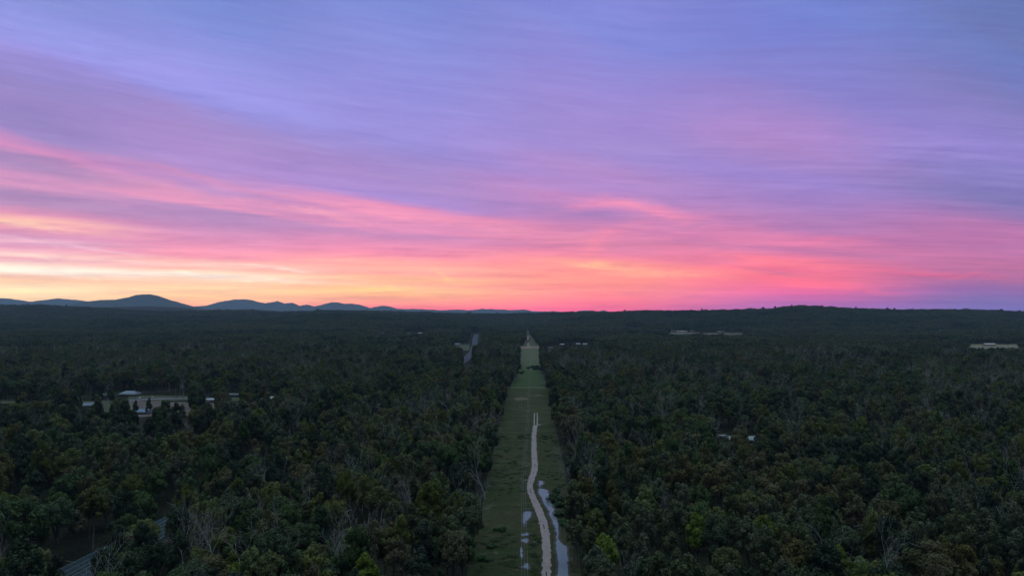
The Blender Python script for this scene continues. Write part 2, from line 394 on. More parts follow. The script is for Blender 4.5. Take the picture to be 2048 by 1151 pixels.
# blue mountains far beyond the forest
MOUNT = simple('mountain_forest', (.030, .042, .022), (.022, .030, .018), .004, 1, .05)
RANGES = [
 ('mountain', 14000, 1400, [(130,622),(160,604),(200,600),(230,598.5),(262,593),(272,589.5),(285,588),(303,588.5),(316,591),(335,598),(350,602),(370,608),(385,612),(400,615),(430,622)]),
 ('mountain_range', 20000, 2000, [(-500,606),(-300,598),(-150,600),(-60,595),(0,596),(20,597),(40,600),(62,603),(80,600),(100,598),(120,596.5),(140,598),(160,600.5),(200,604),(300,610),(360,614),(385,613),(400,612),(420,609),(440,603),(455,601),(470,598),(492,598),(505,600),(520,604),(530,606),(543,604),(555,601.5),(568,606),(585,605),(598,611.5),(606,609.5),(615,608.5),(627,612.5),(642,610),(650,607),(664,604),(676,604.5),(689,607),(704,606.5),(719,609),(741,615.5),(752,613),(762,611),(775,611.5),(795,617.5),(842,617.7),(883,619.6),(910,618.5),(943,620),(965,617.5),(992,618),(1020,619.5),(1040,619),(1051,618.5),(1065,622),(1085,622.3),(1108,621.8),(1120,623),(1133,624.6),(1144,624),(1158,621.5),(1171,620.5),(1183,620.5),(1190,622),(1201,622),(1205,620),(1207,619),(1210,620.5),(1217,622.5),(1231,624.6),(1248,626),(1300,628),(1500,629)]),
]
for nm, D, W, pts in RANGES:
    px = np.arange(pts[0][0], pts[-1][0] + 1, 1.5)
    pz = np.interp(px, [p[0] for p in pts], [p[1] for p in pts])
    pz = pz + (fbm(px/9.0, px*0, 3, 4) - .5)*1.7
    u = np.linspace(-1, 1, 41)
    PX, U = np.meshgrid(px, u)
    top = CAM_H + (HOR - np.repeat(pz[None], 41, 0))/F*D
    yy = D + U*W
    prof = np.clip(1 - np.abs(U)**1.25, 0, 1)
    wob = 1 + .5*np.minimum(np.abs(U)*4, 1)*(fbm(PX/28 + 50, yy/300, 21, 4) - .5)*(1 - np.abs(U))
    xx = (PX - 1024)/F*D
    zz = (top + 30)*prof*np.clip(wob, 0, 1.0 + .0*U) - 30
    zz = np.where(np.abs(U) < .01, top, np.minimum(zz, top - .5))
    ii = np.arange(PX.size).reshape(PX.shape)
    q = np.stack([ii[:-1,:-1], ii[:-1,1:], ii[1:,1:], ii[1:,:-1]], -1).reshape(-1, 4)
    tag(obj_np(nm, np.stack([xx, yy, zz], -1).reshape(-1, 3), q, MOUNT, smooth=True), kind='structure')

# ---------------------------------------------------------------- the clearing and what crosses it
DK = [150, 200, 258, 340, 436, 656, 880, 900, 1066, 1110, 1467, 1750, 1960, 2010, 2170, 2790, 3600, 4875]
XL = [-17, -16, -15, -14, -12.5, -8.0, -4.5, 1, 8, 12, 16, 17, 20, 34, 42, 56, 78, 104]
XR = [20, 22, 24, 27, 31, 38, 46, 46, 47, 47, 59, 71, 86, 78, 74, 77, 86, 106]
def edge_l(y): return np.interp(y, DK, XL)
def edge_r(y): return np.interp(y, DK, XR)
def ribbon(name, ys, xl, xr, mat, z=.02, nx=2, follow=False):
    ys = np.asarray(ys, float); V = []
    T = np.linspace(0, 1, nx)
    X_ = np.asarray(xl)[:, None]*(1-T) + np.asarray(xr)[:, None]*T
    Y_ = np.repeat(ys[:, None], nx, 1)
    Z_ = np.full_like(X_, z) if not follow else terrain(X_, Y_) + z
    ii = np.arange(X_.size).reshape(X_.shape)
    q = np.stack([ii[:-1,:-1], ii[:-1,1:], ii[1:,1:], ii[1:,:-1]], -1).reshape(-1, 4)
    o = obj_np(name, np.stack([X_, Y_, Z_], -1).reshape(-1, 3), q, mat)
    tag(o, kind='structure'); return o
m, n, b = mat_new('clearing_grass')
oc = objco(n)
sep = n.n.new('ShaderNodeSeparateXYZ'); n.l.new(oc, sep.inputs[0])
big = n.noise(oc, .022, 5, .6, .4); mid = n.noise(oc, .16, 6, .68, .3); fine = n.noise(oc, 1.1, 5, .7)
vm = n.n.new('ShaderNodeMapping'); n.l.new(oc, vm.inputs[0]); vm.inputs['Scale'].default_value = (.35, 1, 1)
strk = n.noise(vm.outputs[0], .11, 6, .7, .8); clump = n.noise(oc, .42, 4, .7, .5)
c = n.mix(n.mapr(big, .38, .62), (.058, .070, .030), (.092, .084, .044))
c = n.mix(n.mapr(strk, .50, .62), c, (.044, .068, .024))
c = n.mix(n.mapr(strk, .30, .44, .8, 0), c, (.165, .155, .095))
c = n.mix(n.mapr(clump, .54, .66, 0, .8), c, (.026, .036, .015))
c = n.mix(n.mapr(fine, .35, .7, 0, .6), c, (.030, .038, .018))
# the far stretches of the clearing: lush, then dry mown grass
far = n.mapr(n.math('ADD', sep.outputs[1], n.math('MULTIPLY', big, 60)), 880, 960)
c = n.mix(n.math('MULTIPLY', far, .6), c, (.056, .098, .036))
far2 = n.mapr(n.math('ADD', sep.outputs[1], n.math('MULTIPLY', big, 120)), 1170, 1340)
c = n.mix(n.math('MULTIPLY', far2, .7), c, (.120, .125, .078))
far3 = n.mapr(n.math('ADD', sep.outputs[1], n.math('MULTIPLY', big, 200)), 2050, 2120)
c = n.mix(n.math('MULTIPLY', far3, .7), c, (.070, .072, .045))
n.l.new(c, b.inputs['Base Color']); b.inputs['Roughness'].default_value = 1; b.inputs['Specular IOR Level'].default_value = .05
bp = n.n.new('ShaderNodeBump'); bp.inputs['Distance'].default_value = 1.6; bp.inputs['Strength'].default_value = 1
n.l.new(n.noise(oc, .9, 6, .75), bp.inputs['Height']); n.l.new(bp.outputs[0], b.inputs['Normal'])
GRASS = m
yc = np.concatenate([np.arange(120, 1700, 12), np.arange(1700, 3700, 40)])
jl = 1.0*(fbm(yc/30, yc*0, 8, 3) - .5); jr = 1.0*(fbm(yc/30, yc*0+9, 9, 3) - .5)
ribbon('grass_clearing', yc, edge_l(yc)-2+jl, edge_r(yc)+2+jr, GRASS, z=.03, nx=6, follow=True)

DIRT = simple('pale_dirt', (.22, .19, .18), (.12, .105, .09), .55, .95, .15, bump=.25)
m, n, b = mat_new('track_gravel')
oc = objco(n)
a1 = n.noise(oc, .9, 7, .7); a2 = n.noise(oc, .12, 3, .5); a3 = n.noise(oc, 3.5, 4, .6)
c = n.mix(n.mapr(a1, .35, .65), (.29, .22, .215), (.18, .14, .135))
c = n.mix(n.mapr(a2, .5, .7, 0, .5), c, (.30, .25, .23))
c = n.mix(n.mapr(a3, .56, .66, 0, .85), c, (.05, .05, .035))
n.l.new(c, b.inputs['Base Color']); b.inputs['Roughness'].default_value = .8
TRACK = m
RED = simple('red_dirt', (.27, .17, .13), (.18, .12, .095), .08, 1, .1)

def ribbon_path(name, pts, mat, z, step=3.0, rough=.35, seed=1):
    """pts: (x, y, width) centre line on flat ground; ragged edges"""
    P = np.array(pts, float); s = np.concatenate([[0], np.cumsum(np.hypot(*np.diff(P[:, :2], axis=0).T))])
    t = np.linspace(0, s[-1], max(3, int(s[-1]/step)))
    # smooth the bends
    x = np.interp(t, s, P[:, 0]); y = np.interp(t, s, P[:, 1]); wd = np.interp(t, s, P[:, 2])
    kk = min(7, len(t)//2*2-1)
    if kk >= 3:
        pad = kk//2; ker = np.hanning(kk+2)[1:-1]; ker /= ker.sum()
        x = np.convolve(np.pad(x, pad, 'reflect', reflect_type='odd'), ker, 'valid'); y = np.convolve(np.pad(y, pad, 'reflect', reflect_type='odd'), ker, 'valid')
    dx = np.gradient(x); dy = np.gradient(y); L = np.hypot(dx, dy) + 1e-9; nxv, nyv = dy/L, -dx/L
    wl = wd/2 + rough*(fbm(t/1.7, t*0, seed, 3)-.5)*2; wr = wd/2 + rough*(fbm(t/1.7, t*0+5, seed+1, 3)-.5)*2
    zz = terrain(x, y) + z
    V = np.concatenate([np.stack([x-nxv*wl, y-nyv*wl, zz], -1), np.stack([x+nxv*wr, y+nyv*wr, zz], -1)])
    k = len(t); i = np.arange(k-1)
    return tag(obj_np(name, V, np.stack([i, i+k, i+k+1, i+1], -1), mat), kind='structure')
def px_pts(L):
    out = []
    for (px, py, wpx) in L:
        x, y = at(px, py); out.append((x, y, wpx*y/F))
    return out
main = px_pts([(1093.5,1180,18.5),(1092.7,1151,17.5),(1093.6,1105,16.5),(1091.5,1068,16.5),(1083,1032,15),(1070.7,1004,14),(1061,983,12.6),(1059.5,968,12),(1066,949,12.5),(1070,931,12),(1068,900,10.3),(1068,870,9.3),(1070.5,850,8.5)])
ribbon_path('dirt_track', main, TRACK, .09, .8, .6, 3)
ruts = np.array(main); tq = np.linspace(0, 1, 60)
for k in range(15):                                        # patches of grass surviving between the wheel lines
    a = .04 + .92*random.random()**1.6; L_ = .006 + .022*random.random()**2
    q = np.linspace(a, min(1, a + L_), 4)*(len(ruts)-1); ii_ = np.arange(len(ruts))
    ribbon_path('grass_strip', [(float(np.interp(v, ii_, ruts[:, 0])), float(np.interp(v, ii_, ruts[:, 1])), .22 + .22*random.random()) for v in q], GRASS, .11, .8, .25, 60+k)
# two wheel ruts that run on from its end, and the tracks that branch off
ribbon_path('wheel_rut', px_pts([(1068.6,850,2.8),(1068.4,838,2.2),(1069,825,2.0)]), TRACK, .10, 1.5, .2, 5)
ribbon_path('wheel_rut', px_pts([(1074.2,850,2.8),(1074.6,838,2.2),(1074.4,825,2.0)]), TRACK, .10, 1.5, .2, 6)
ribbon_path('side_track', px_pts([(1073,851,7),(1080,847.5,3.2),(1090,846,2.2),(1106,846,1.6)]), DIRT, .07, 1.5, .2, 7)
ribbon_path('side_track', px_pts([(1064,927.5,2),(1055,930,2.4),(1045,933,2.6)]), DIRT, .07, 1.5, .25, 8)
ribbon_path('side_track', px_pts([(1060,958,5),(1050,960,3.5),(1043,961,2.0)]), DIRT, .07, 1.5, .35, 9)
def cross(px0, px1, py, hw, mat, name='cross_track', wob=.6):
    L = [(px, py + wob*math.sin(px*.11), 1) for px in np.linspace(px0, px1, 9)]
    P = px_pts(L); dpy = at(0, py-hw)[1] - at(0, py+hw)[1]
    return ribbon_path(name, [(x, y, dpy) for x, y, _ in P], mat, .10, 6, dpy*.12, int(py))
WORN = simple('worn_grass_line', (.13, .13, .08), (.09, .095, .05), .2, 1, .05)
cross(1037, 1086, 715.5, .6, WORN, wob=.5)
cross(1016, 1097, 774.5, .7, WORN, wob=.6)
cross(1050, 1066, 671.5, .8, RED)
cross(1036, 1088, 694.5, 1.0, RED, wob=.8)
cross(1088, 1106, 694.0, 1.3, DIRT, wob=.3)
ribbon_path('dirt_track', px_pts([(1064,695,10),(1057,692.5,5),(1056,688,3.2),(1058,684,2.6)]), RED, .12, 8, .5, 12)
ribbon_path('dirt_track', px_pts([(1056,680,4.5),(1056.5,676,4),(1056.5,672,5)]), RED, .12, 8, .5, 13)
for (px, py, wpx, dp) in ((1043,797,36,6),(1078,790,16,2)):        # worn reddish and straw patches in the grass
    x, y = at(px, py); hx = wpx/2*y/F; hy = (at(px, py-dp/2)[1]-at(px, py+dp/2)[1])/2
    an = np.linspace(0, 2*math.pi, 41)[:-1]; rr = 1 + 1.5*(fbm(np.cos(an)*2.6+px, np.sin(an)*2.6, 3, 4)-.5)
    V = [(x, y, .055)] + [(x+hx*r_*math.cos(a), y+hy*r_*math.sin(a), .05) for a, r_ in zip(an, rr)]
    tag(obj_np('bare_patch', V, np.array([(0, 1+i, 1+(i+1) % 40) for i in range(40)]),
        simple('worn_grass', (.130, .105, .066), (.085, .08, .042), .3, 1, .05)), kind='structure')

# water beside the track
m, n, b = mat_new('silty_water')
oc = objco(n)
nz = n.noise(oc, .5, 3, .5); 
n.l.new(n.mix(nz, (.14, .185, .19), (.10, .135, .145)), b.inputs['Base Color'])
b.inputs['Roughness'].default_value = .05; b.inputs['Specular IOR Level'].default_value = .12; b.inputs['IOR'].default_value = 1.33
bp = n.n.new('ShaderNodeBump'); bp.inputs['Strength'].default_value = .03; n.l.new(n.noise(oc, 2.5, 3), bp.inputs['Height']); n.l.new(bp.outputs[0], b.inputs['Normal'])
WATER = m
MUD = simple('wet_mud', (.035, .032, .026), (.022, .022, .016), .8, .6, .3)
def pond(name, outline, zz=.075):
    P = [at(900 + x/3.28, 800 + y/3.28) for x, y in outline]
    Q = []
    for i in range(len(P)):
        a = np.array(P[i]); c = np.array(P[(i+1) % len(P)]); L = np.linalg.norm(c-a); k = max(2, int(L/.7)); nn = np.array([c[1]-a[1], a[0]-c[0]])/(L+1e-6)
        for j in range(k):
            t = j/k; q = a*(1-t)+c*t
            off = (fbm(np.array([q[0]*.9]), np.array([q[1]*.45]), 77, 4)[0]-.5)*1.5
            Q.append(q + nn*off*min(1, L/4))
    if len(outline) > 4:
        C_ = np.array(Q); T_ = np.roll(C_, -2, 0) - np.roll(C_, 2, 0); nn = np.stack([T_[:, 1], -T_[:, 0]], -1); nn /= np.linalg.norm(nn, axis=1, keepdims=True) + 1e-9
        ar = np.sum(C_[:, 0]*np.roll(C_[:, 1], -1) - np.roll(C_[:, 0], -1)*C_[:, 1])
        Mo = C_ + nn*(1 if ar > 0 else -1)*(.35 + 1.1*fbm(C_[:, 0]*.5, C_[:, 1]*.3, 13, 3))[:, None]; Mi = C_; L_ = len(Q); ii = np.arange(L_); jj = (ii + 1) % L_
        V = np.concatenate([np.c_[Mo, np.full(L_, .062)], np.c_[Mi, np.full(L_, .062)]])
        tag(obj_np('mud_margin', V, np.stack([ii, jj, jj+L_, ii+L_], -1), MUD), kind='structure')
    me = bpy.data.meshes.new(name); me.from_pydata([(q[0], q[1], zz) for q in Q], [], [list(range(len(Q)))]); me.materials.append(WATER)
    return tag(link(bpy.data.objects.new(name, me)), kind='structure')
pond('pond', [(583,578),(612,580),(640,590),(655,640),(668,680),(690,740),(705,790),(712,835),(714,870),(708,905),(725,935),(765,960),(770,1020),(775,1170),(706,1170),(710,1060),(698,960),(697,915),(699,880),(694,840),(675,800),(662,770),(645,720),(625,690),(600,640),(583,605)])
pond('puddle', [(583,526),(608,530),(613,550),(590,555),(600,570),(587,566),(582,548)])
pond('puddle', [(485,735),(515,712),(533,735),(528,760),(508,788),(495,790),(488,830),(482,800),(483,765)])
pond('puddle', [(470,870),(485,876),(512,868),(512,885),(490,884),(475,888)])
pond('puddle', [(475,910),(505,905),(512,930),(500,935),(490,930),(472,925)])
pond('puddle', [(462,965),(474,958),(475,1040),(466,1040)])
pond('puddle', [(463,1092),(490,1085),(498,1066),(512,1072),(510,1105),(490,1095)])
pond('puddle', [(545,925),(565,920),(575,935),(552,938)])

# ---------------------------------------------------------------- the highway through the forest, left
RD = [(-171,200),(-167,270),(-162,320),(-156.5,366),(-150,450),(-138,700),(-112,1150),(-97,1400),(-96,1700),(-108,2000),(-130,2400),(-150,2900)]
def road_x(y): return np.interp(y, [p[1] for p in RD], [p[0] for p in RD])
m, n, b = mat_new('wet_asphalt')
oc = objco(n)
n.l.new(n.mix(n.noise(oc, .6, 5, .6), (.016, .030, .038), (.026, .044, .054)), b.inputs['Base Color'])
n.l.new(n.mapr(n.noise(oc, .08, 4, .6), .3, .7, .6, .85), b.inputs['Roughness']); b.inputs['Specular IOR Level'].default_value = .12
ASPH = m
PAINT = simple('road_paint', (.20, .27, .30), (.12, .16, .18), 1, .6)
yr = np.arange(205, 2850, 10.0)
ribbon('road_verge', yr, road_x(yr)-13, road_x(yr)+11, FLOOR, z=.02, nx=3, follow=True)
for sgn in (-1, 1):
    cx = road_x(yr) + sgn*4.7
    ribbon('highway', yr, cx-4.1, cx+4.1, ASPH, z=.12, follow=True)
    for off in (-3.7, 3.7, 0.0):
        ribbon('lane_line', yr, cx+off-.12, cx+off+.12, PAINT, z=.16, follow=True)
STEEL = simple('galvanised_steel', (.55, .58, .60), (.42, .45, .48), 2, .45, .5, .6)
POST = simple('timber_pole', (.34, .31, .27), (.22, .20, .17), 2, .9)
# ---------------------------------------------------------------- pastures, yards and roads seen between the trees
FIELD = simple('dry_pasture', (.21, .175, .125), (.145, .13, .085), .03, 1, .05)
YARD = simple('dirt_yard', (.145, .11, .105), (.09, .078, .065), .09, 1, .05)
LAWN = simple('mown_lawn', (.060, .076, .042), (.082, .084, .054), .1, 1, .05)
ROADM = simple('grey_road', (.12, .12, .13), (.09, .09, .10), .3, .7, .3)
FIELDS = [  # name, px0, px1, py_far, py_near, material
 ('dirt_yard', 236, 345, 800, 834, YARD), ('lawn', 258, 420, 790.5, 800, LAWN), ('lawn', 330, 436, 803, 830, YARD), ('lawn', 0, 64, 800, 806, LAWN),
 ('field', 1326, 1400, 665.5, 671.5, FIELD), ('field', 1405, 1560, 667.5, 673, FIELD), ('field', 1246, 1292, 653.5, 657.5, LAWN),
 ('field', 1905, 2080, 688.5, 697, FIELD), ('field', 1885, 1960, 655, 658.5, LAWN),
 ('field', 900, 940, 688, 701, LAWN),
 ('lawn', 405, 500, 794, 801, LAWN), ('lawn', 155, 230, 800, 832, LAWN), ('lawn', 520, 615, 793, 800, LAWN),
]
WINDOWS = []         # stretches of ground or things the photograph sees between the crowns: (px0, px1, py0, py1, distance)
for nm, x0, x1, yf, yn, mt in FIELDS:
    ya, yb = at(0, yn)[1], at(0, yf)[1]
    k = 24; tv = np.linspace(ya, yb, 16)
    wl = (x0-1024)/F*tv; wr = (x1-1024)/F*tv
    T = np.linspace(0, 1, k); X_ = wl[:, None]*(1-T) + wr[:, None]*T; Y_ = np.repeat(tv[:, None], k, 1)
    Y_ = Y_ + (fbm(X_/40, Y_*0, 31, 3)-.5)*(yb-ya)*.35*np.linspace(-1, 1, 16)[:, None]**2
    X_ = X_ + (fbm(Y_/30, X_*0, 33, 3)-.5)*8
    Z_ = terrain(X_, Y_) + (.10 if yb < 1500 else .8)
    ii = np.arange(X_.size).reshape(X_.shape)
    q = np.stack([ii[:-1,:-1], ii[:-1,1:], ii[1:,1:], ii[1:,:-1]], -1).reshape(-1, 4)
    tag(obj_np(nm, np.stack([X_, Y_, Z_], -1).reshape(-1, 3), q, mt), kind='structure')
rp = px_pts([(250,800.5,1),(300,797.5,1),(345,796,1),(395,795.5,1),(430,796,1)])
ribbon_path('road', [(x, y, 15) for x, y, _ in rp], ROADM, .14, 8, .3, 44)
WINDOWS += [(154,186,1106,1160,266),(316,332,1048,1058,318),
 (927,946,706,729,1420),(906,918,687,691,2050),
 (260,298,802,818,770),(304,340,801,811,790),(262,345,787,798,850),(356,380,796,799,830),(406,428,796,800,840),(229,270,781,792,850),(165,186,801,809,770),(276,294,811,824,730),(205,216,802,812,760),(372,377,800,825,740),(455,480,785,791,860),
 (536,546,793,798,850),(0,34,800,805,800),(279,292,838,846,690),
 (1439,1450,863,872,560),(1459,1466,866,876,550),(1500,1512,862,882,545),
 (1340,1392,665.5,671,3000),(1415,1490,667.5,672.5,2850),(1385,1410,667,669,3000),(1254,1286,653.5,657,4300),(1932,2044,689.5,693.5,2000),(1898,1948,655.5,658,3900),
 (1085,1104,691,698,1850),(1112,1135,688,692,2000),(1148,1180,686,692,2050),(758,768,668,671.5,2900),(808,822,667,670.5,3000),(834,848,667,670.5,3000)]

# ---------------------------------------------------------------- trees
def leaf_quads(C, Nrm, size, rng):
    """one leaf spray (quad) per centre"""
    k = len(C)
    a = rng.normal(size=(k, 3)); Nn = Nrm/(np.linalg.norm(Nrm, axis=1, keepdims=True)+1e-9)
    t = np.cross(Nn, a); t /= np.linalg.norm(t, axis=1, keepdims=True)+1e-9; b_ = np.cross(Nn, t)
    s = size*(.6 + .8*rng.random((k, 1)))
    l = s*(.8+.5*rng.random((k, 1))); w_ = s*.45
    V = np.stack([C - t*l, C + b_*w_, C + t*l, C - b_*w_], 1).reshape(-1, 3)
    return V
def tree_shape(seed, h, r, crown_base, style, leaf=.42, dens=1.0):
    """returns crown vertices (quads) and a trunk MB; origin at the foot.
    The crown is a dome of separate leafy puffs carried at the ends of the limbs."""
    rng = np.random.default_rng(seed)
    tr = MB()
    lean = rng.normal(size=2)*.03*h
    fork = crown_base*(.75 + .25*rng.random())
    base_r = .012*h + .06
    pf = np.array([lean[0]*.5, lean[1]*.5, fork])
    tr.tube([np.array([0, 0, -.3]), pf/2 + np.array([*rng.normal(size=2)*.15, 0]), pf], [base_r, base_r*.8, base_r*.7], 7)
    ch = h - crown_base
    npuff = {'round': 32, 'column': 22, 'open': 20, 'broad': 34}[style]
    pr0 = {'round': 1.20, 'column': 1.05, 'open': 1.15, 'broad': 1.30}[style]
    cen = np.array([lean[0], lean[1], crown_base + ch*.42])
    rad = np.array([r*.84, r*.84, ch*.56 - pr0*.7])
    pts = []; tries = 0
    gap = rng.random()*6.28
    while len(pts) < npuff and tries < 900:
        tries += 1
        d = rng.normal(size=3); d /= np.linalg.norm(d)
        if d[2] < -.45: continue
        if style != 'column' and abs(((math.atan2(d[1], d[0]) - gap + 3.14) % 6.28) - 3.14) < .45 and d[2] < .5: continue
        rr = .78 + .3*rng.random()
        if rng.random() < .18: rr *= .55
        if style == 'broad': d = np.array([d[0], d[1], d[2]*.8])
        p = cen + d*rad*rr
        if style == 'column': p[:2] = cen[:2] + (p[:2]-cen[:2])*(1.1 - .5*max(0, d[2]))
        md = pr0*(1.0 if style != 'open' else 1.5)*(.95 if tries < 500 else .7)
        if all(np.linalg.norm((p-q)*[1, 1, .75]) > md for q in pts): pts.append(p)
    nl = {'round': 6, 'column': 3, 'open': 5, 'broad': 7}[style]
    limbs = []
    ang0 = rng.random()*6.28
    for i in range(nl):
        an = ang0 + i*6.283/nl + rng.normal()*.3
        kk = pf + (cen + np.array([math.cos(an), math.sin(an), .3])*rad*.55 - pf)
        limbs.append((kk, base_r*.42)); m1 = pf*.5 + kk*.5 + np.array([math.cos(an), math.sin(an), -.2])*r*.08
        tr.tube([pf, m1, kk], [base_r*.55, base_r*.45, base_r*.28], 5)
    Vs = []
    for e in pts:
        kk = min(limbs, key=lambda q: np.linalg.norm(q[0]-e))[0]
        tr.tube([kk, kk*.45 + e*.55 + [0, 0, -.25], e], [base_r*.26, .055, .02], 4)
        br = pr0*(.8 + .55*rng.random())
        # each puff is itself made of a few small tufts
        for t in range(4):
            if t == 0: ee, b2 = e, br
            else:
                dd = rng.normal(size=3); dd /= np.linalg.norm(dd); dd[2] = abs(dd[2])*.8
                ee, b2 = e + dd*br*.65, br*(.42 + .2*rng.random())
            k = int(105*dens*b2**1.8) + 10
            d = rng.normal(size=(k, 3)); d /= np.linalg.norm(d, axis=1, keepdims=True)
            keepd = d[:, 2] > -.55; d = d[keepd]; k = len(d)
            C = ee + d*(.78 + .26*rng.random((k, 1)))*b2*np.array([1, 1, 1.35])
            Vs.append(leaf_quads(C, d*1.2 + np.array([0, 0, .25]) + rng.normal(size=(k, 3))*.42, leaf, rng))
        s_ = 7; d2 = rng.normal(size=(s_, 3)); d2 /= np.linalg.norm(d2, axis=1, keepdims=True); d2[:, 2] = np.abs(d2[:, 2])
        Vs.append(leaf_quads(e + d2*br*(1.15+.3*rng.random((s_, 1))), d2 + rng.normal(size=(s_, 3)), leaf*.8, rng))
    return np.concatenate(Vs), tr
def quadsF(n): return np.arange(n*4, dtype=np.int32).reshape(n, 4)
def dead_shape(seed, h, r, fine=3):
    rng = np.random.default_rng(seed); mb = MB()
    def grow(p, d, L, rad, lvl):
        k = 4; pts = [p]; rr = [rad]; q = p.copy(); dd = d.copy()
        for i in range(k):
            dd = dd + rng.normal(size=3)*.13 + np.array([0, 0, .05]); dd /= np.linalg.norm(dd)
            q = q + dd*L/k; pts.append(q.copy()); rr.append(rad*(1 - .62*(i+1)/k))
            if lvl > 0 and i >= (1 if lvl == fine else 0):
                for _ in range(1 if i < k-1 else 2):
                    an = rng.random()*6.28; side = np.cross(dd, [math.cos(an), math.sin(an), .2]); side /= np.linalg.norm(side)+1e-9
                    nd = dd*.75 + side*(.75 if lvl < fine else .6) + np.array([0, 0, .15]); nd /= np.linalg.norm(nd)
                    grow(q.copy(), nd, L*(.5+.2*rng.random()), max(.03, rr[-1]*.62), lvl-1)
        mb.tube(pts, rr, 5 if lvl >= 2 else 3)
    grow(np.array([0, 0, -.3]), np.array([*rng.normal(size=2)*.05, 1.]), h*.62, .014*h+.09, fine)
    return mb

STYLES = ['round', 'column', 'open', 'broad']
LOOKS = ['olive', 'green', 'brown', 'grey', 'dark', 'lime']
PROTO = []          # (look, style, crown mesh, trunk mesh, height, radius)
sd_ = 100
SHAPES = {
 'olive': [('round', 19, 3.9, 7), ('column', 20, 2.8, 6), ('broad', 18, 4.6, 8), ('open', 20, 4.2, 8)],
 'green': [('round', 18, 4.1, 6), ('column', 19, 2.7, 6), ('broad', 19, 4.5, 7.5)],
 'brown': [('round', 17, 3.6, 6.5), ('open', 19, 4.3, 8), ('column', 18, 2.6, 6)],
 'grey':  [('column', 18, 2.6, 5), ('open', 18, 4.0, 7), ('round', 17, 3.6, 6)],
 'dark':  [('round', 18, 3.8, 6.5), ('column', 19, 2.8, 6), ('open', 19, 4.0, 8)],
 'lime':  [('round', 17, 3.8, 6), ('broad', 16, 4.2, 6)],
}
for look in LOOKS:
    for (st, h, r, cb) in SHAPES[look]:
        sd_ += 1
        V, tr = tree_shape(sd_, h, r, cb, st, leaf=.36 if look != 'lime' else .42, dens=1.0 if st != 'open' else .55)
        cm = mesh_np('crown', V, quadsF(len(V)//4), FOL[look])
        tm = tr.mesh('trunk', BARK)
        PROTO.append((look, st, cm, tm, h, r))
DEAD = []
for k, (h, r) in enumerate([(18, 5), (15, 4), (20, 5), (13, 4)]):
    DEAD.append((dead_shape(500+k, h, r, 3).mesh('dead_tree', BARK_DEAD), h*1.05, r))

def grove_mesh(seed, size=30.0, looks=('olive', 'green', 'brown', 'grey')):
    """a patch of simplified crowns used only for the far forest"""
    rng = np.random.default_rng(seed); V = []; mi = []; vt = []
    n_ = 16
    pos = [(ix + .5 + rng.normal()*.22, iy + .5 + rng.normal()*.22) for ix in range(4) for iy in range(4)]
    for (a, c_) in pos:
        x = (a/4-.5)*size; y = (c_/4-.5)*size
        h = 13 + 7*rng.random(); r = 3.2 + 1.8*rng.random(); m_ = int(rng.integers(0, 4))
        if rng.random() < .04: continue
        for j in range(6):
            an = rng.random()*6.28; rr = r*.55*rng.random()**.5; e = np.array([x + rr*math.cos(an), y + rr*math.sin(an), h - 1.2 - 5*rng.random()*(rr/r)])
            k = 16; d = rng.normal(size=(k, 3)); d /= np.linalg.norm(d, axis=1, keepdims=True)
            V.append(leaf_quads(e + d*r*.45*np.array([1, 1, 1.1]), d + rng.normal(size=(k, 3))*.4, 1.1, rng)); mi += [m_]*k
        k = 10; zz = rng.random(k)[:, None]*h*.6 + 3
        d = rng.normal(size=(k, 3)); d[:, 2] = 0
        V.append(leaf_quads(np.array([x, y, 0]) + np.concatenate([d[:, :2]*r*.3, zz], 1), d, 1.3, rng)); mi += [m_]*k
    V = np.concatenate(V)
    return mesh_np('grove', V, quadsF(len(V)//4), mi=mi, mats=[FOL[l] for l in looks])
GROVES = [grove_mesh(900+k, looks=('green', 'dark', 'green', 'dark')) for k in range(2)] + [grove_mesh(903+k) for k in range(2)] + [grove_mesh(906+k, looks=('olive', 'pale', 'grey', 'pale')) for k in range(2)]

# where trees stand -------------------------------------------------------
def in_ell(x, y, cx, cy, rx, ry): return ((x-cx)/rx)**2 + ((y-cy)/ry)**2 < 1
def free(x, y, far=False):
    """True where trees can stand"""
    ok = (x < edge_l(y) - .2 - 2.6*vnoise(y/11, y*0, 17)) | (x > edge_r(y) + .2 - np.where(y < 430, 2.2, 0) + 2.6*vnoise(y/11, y*0, 18)) | (y > 3700)
    ok &= (np.where(x > road_x(y), x - road_x(y) - 10.5, road_x(y) - x - 12.5) > 3*(vnoise(y/40, y*0, 3)-.5)) | (y > 2900)
    return ok
def windows_hide(x, y, r, h, zt):
    """mask of trees that would stand in the line of sight of something the photograph shows"""
    px, pyt = proj(x, y, zt + h); _, pyb = proj(x, y, zt)
    rp_ = r/y*F
    hit = np.zeros(len(x), bool)
    for (a, b_, c_, d_, dist) in WINDOWS:
        hit |= (px + rp_*.75 > a) & (px - rp_*.75 < b_) & (pyt < d_) & (pyb > c_) & (y < dist + 12)
    return hit

sp = 7.3
gy = np.arange(150, 1500, sp)
X_, Y_ = [], []
for y in gy:
    xw = y*.84 + 30
    xs = np.arange(-xw, xw, sp); X_.append(xs); Y_.append(np.full(len(xs), y))
TX = np.concatenate(X_); TY = np.concatenate(Y_)
nT = len(TX)
TX = TX + (RNG.random(nT)-.5)*sp*1.05; TY = TY + (RNG.random(nT)-.5)*sp*1.05
dn = fbm(TX/60, TY/60, 12, 4)
keep = RNG.random(nT) < np.clip(.74 + (dn-.5)*3.0, .3, .98)
rdx = TX - road_x(TY); keep |= (rdx > 8) & (rdx < 36)
keep &= free(TX, TY)
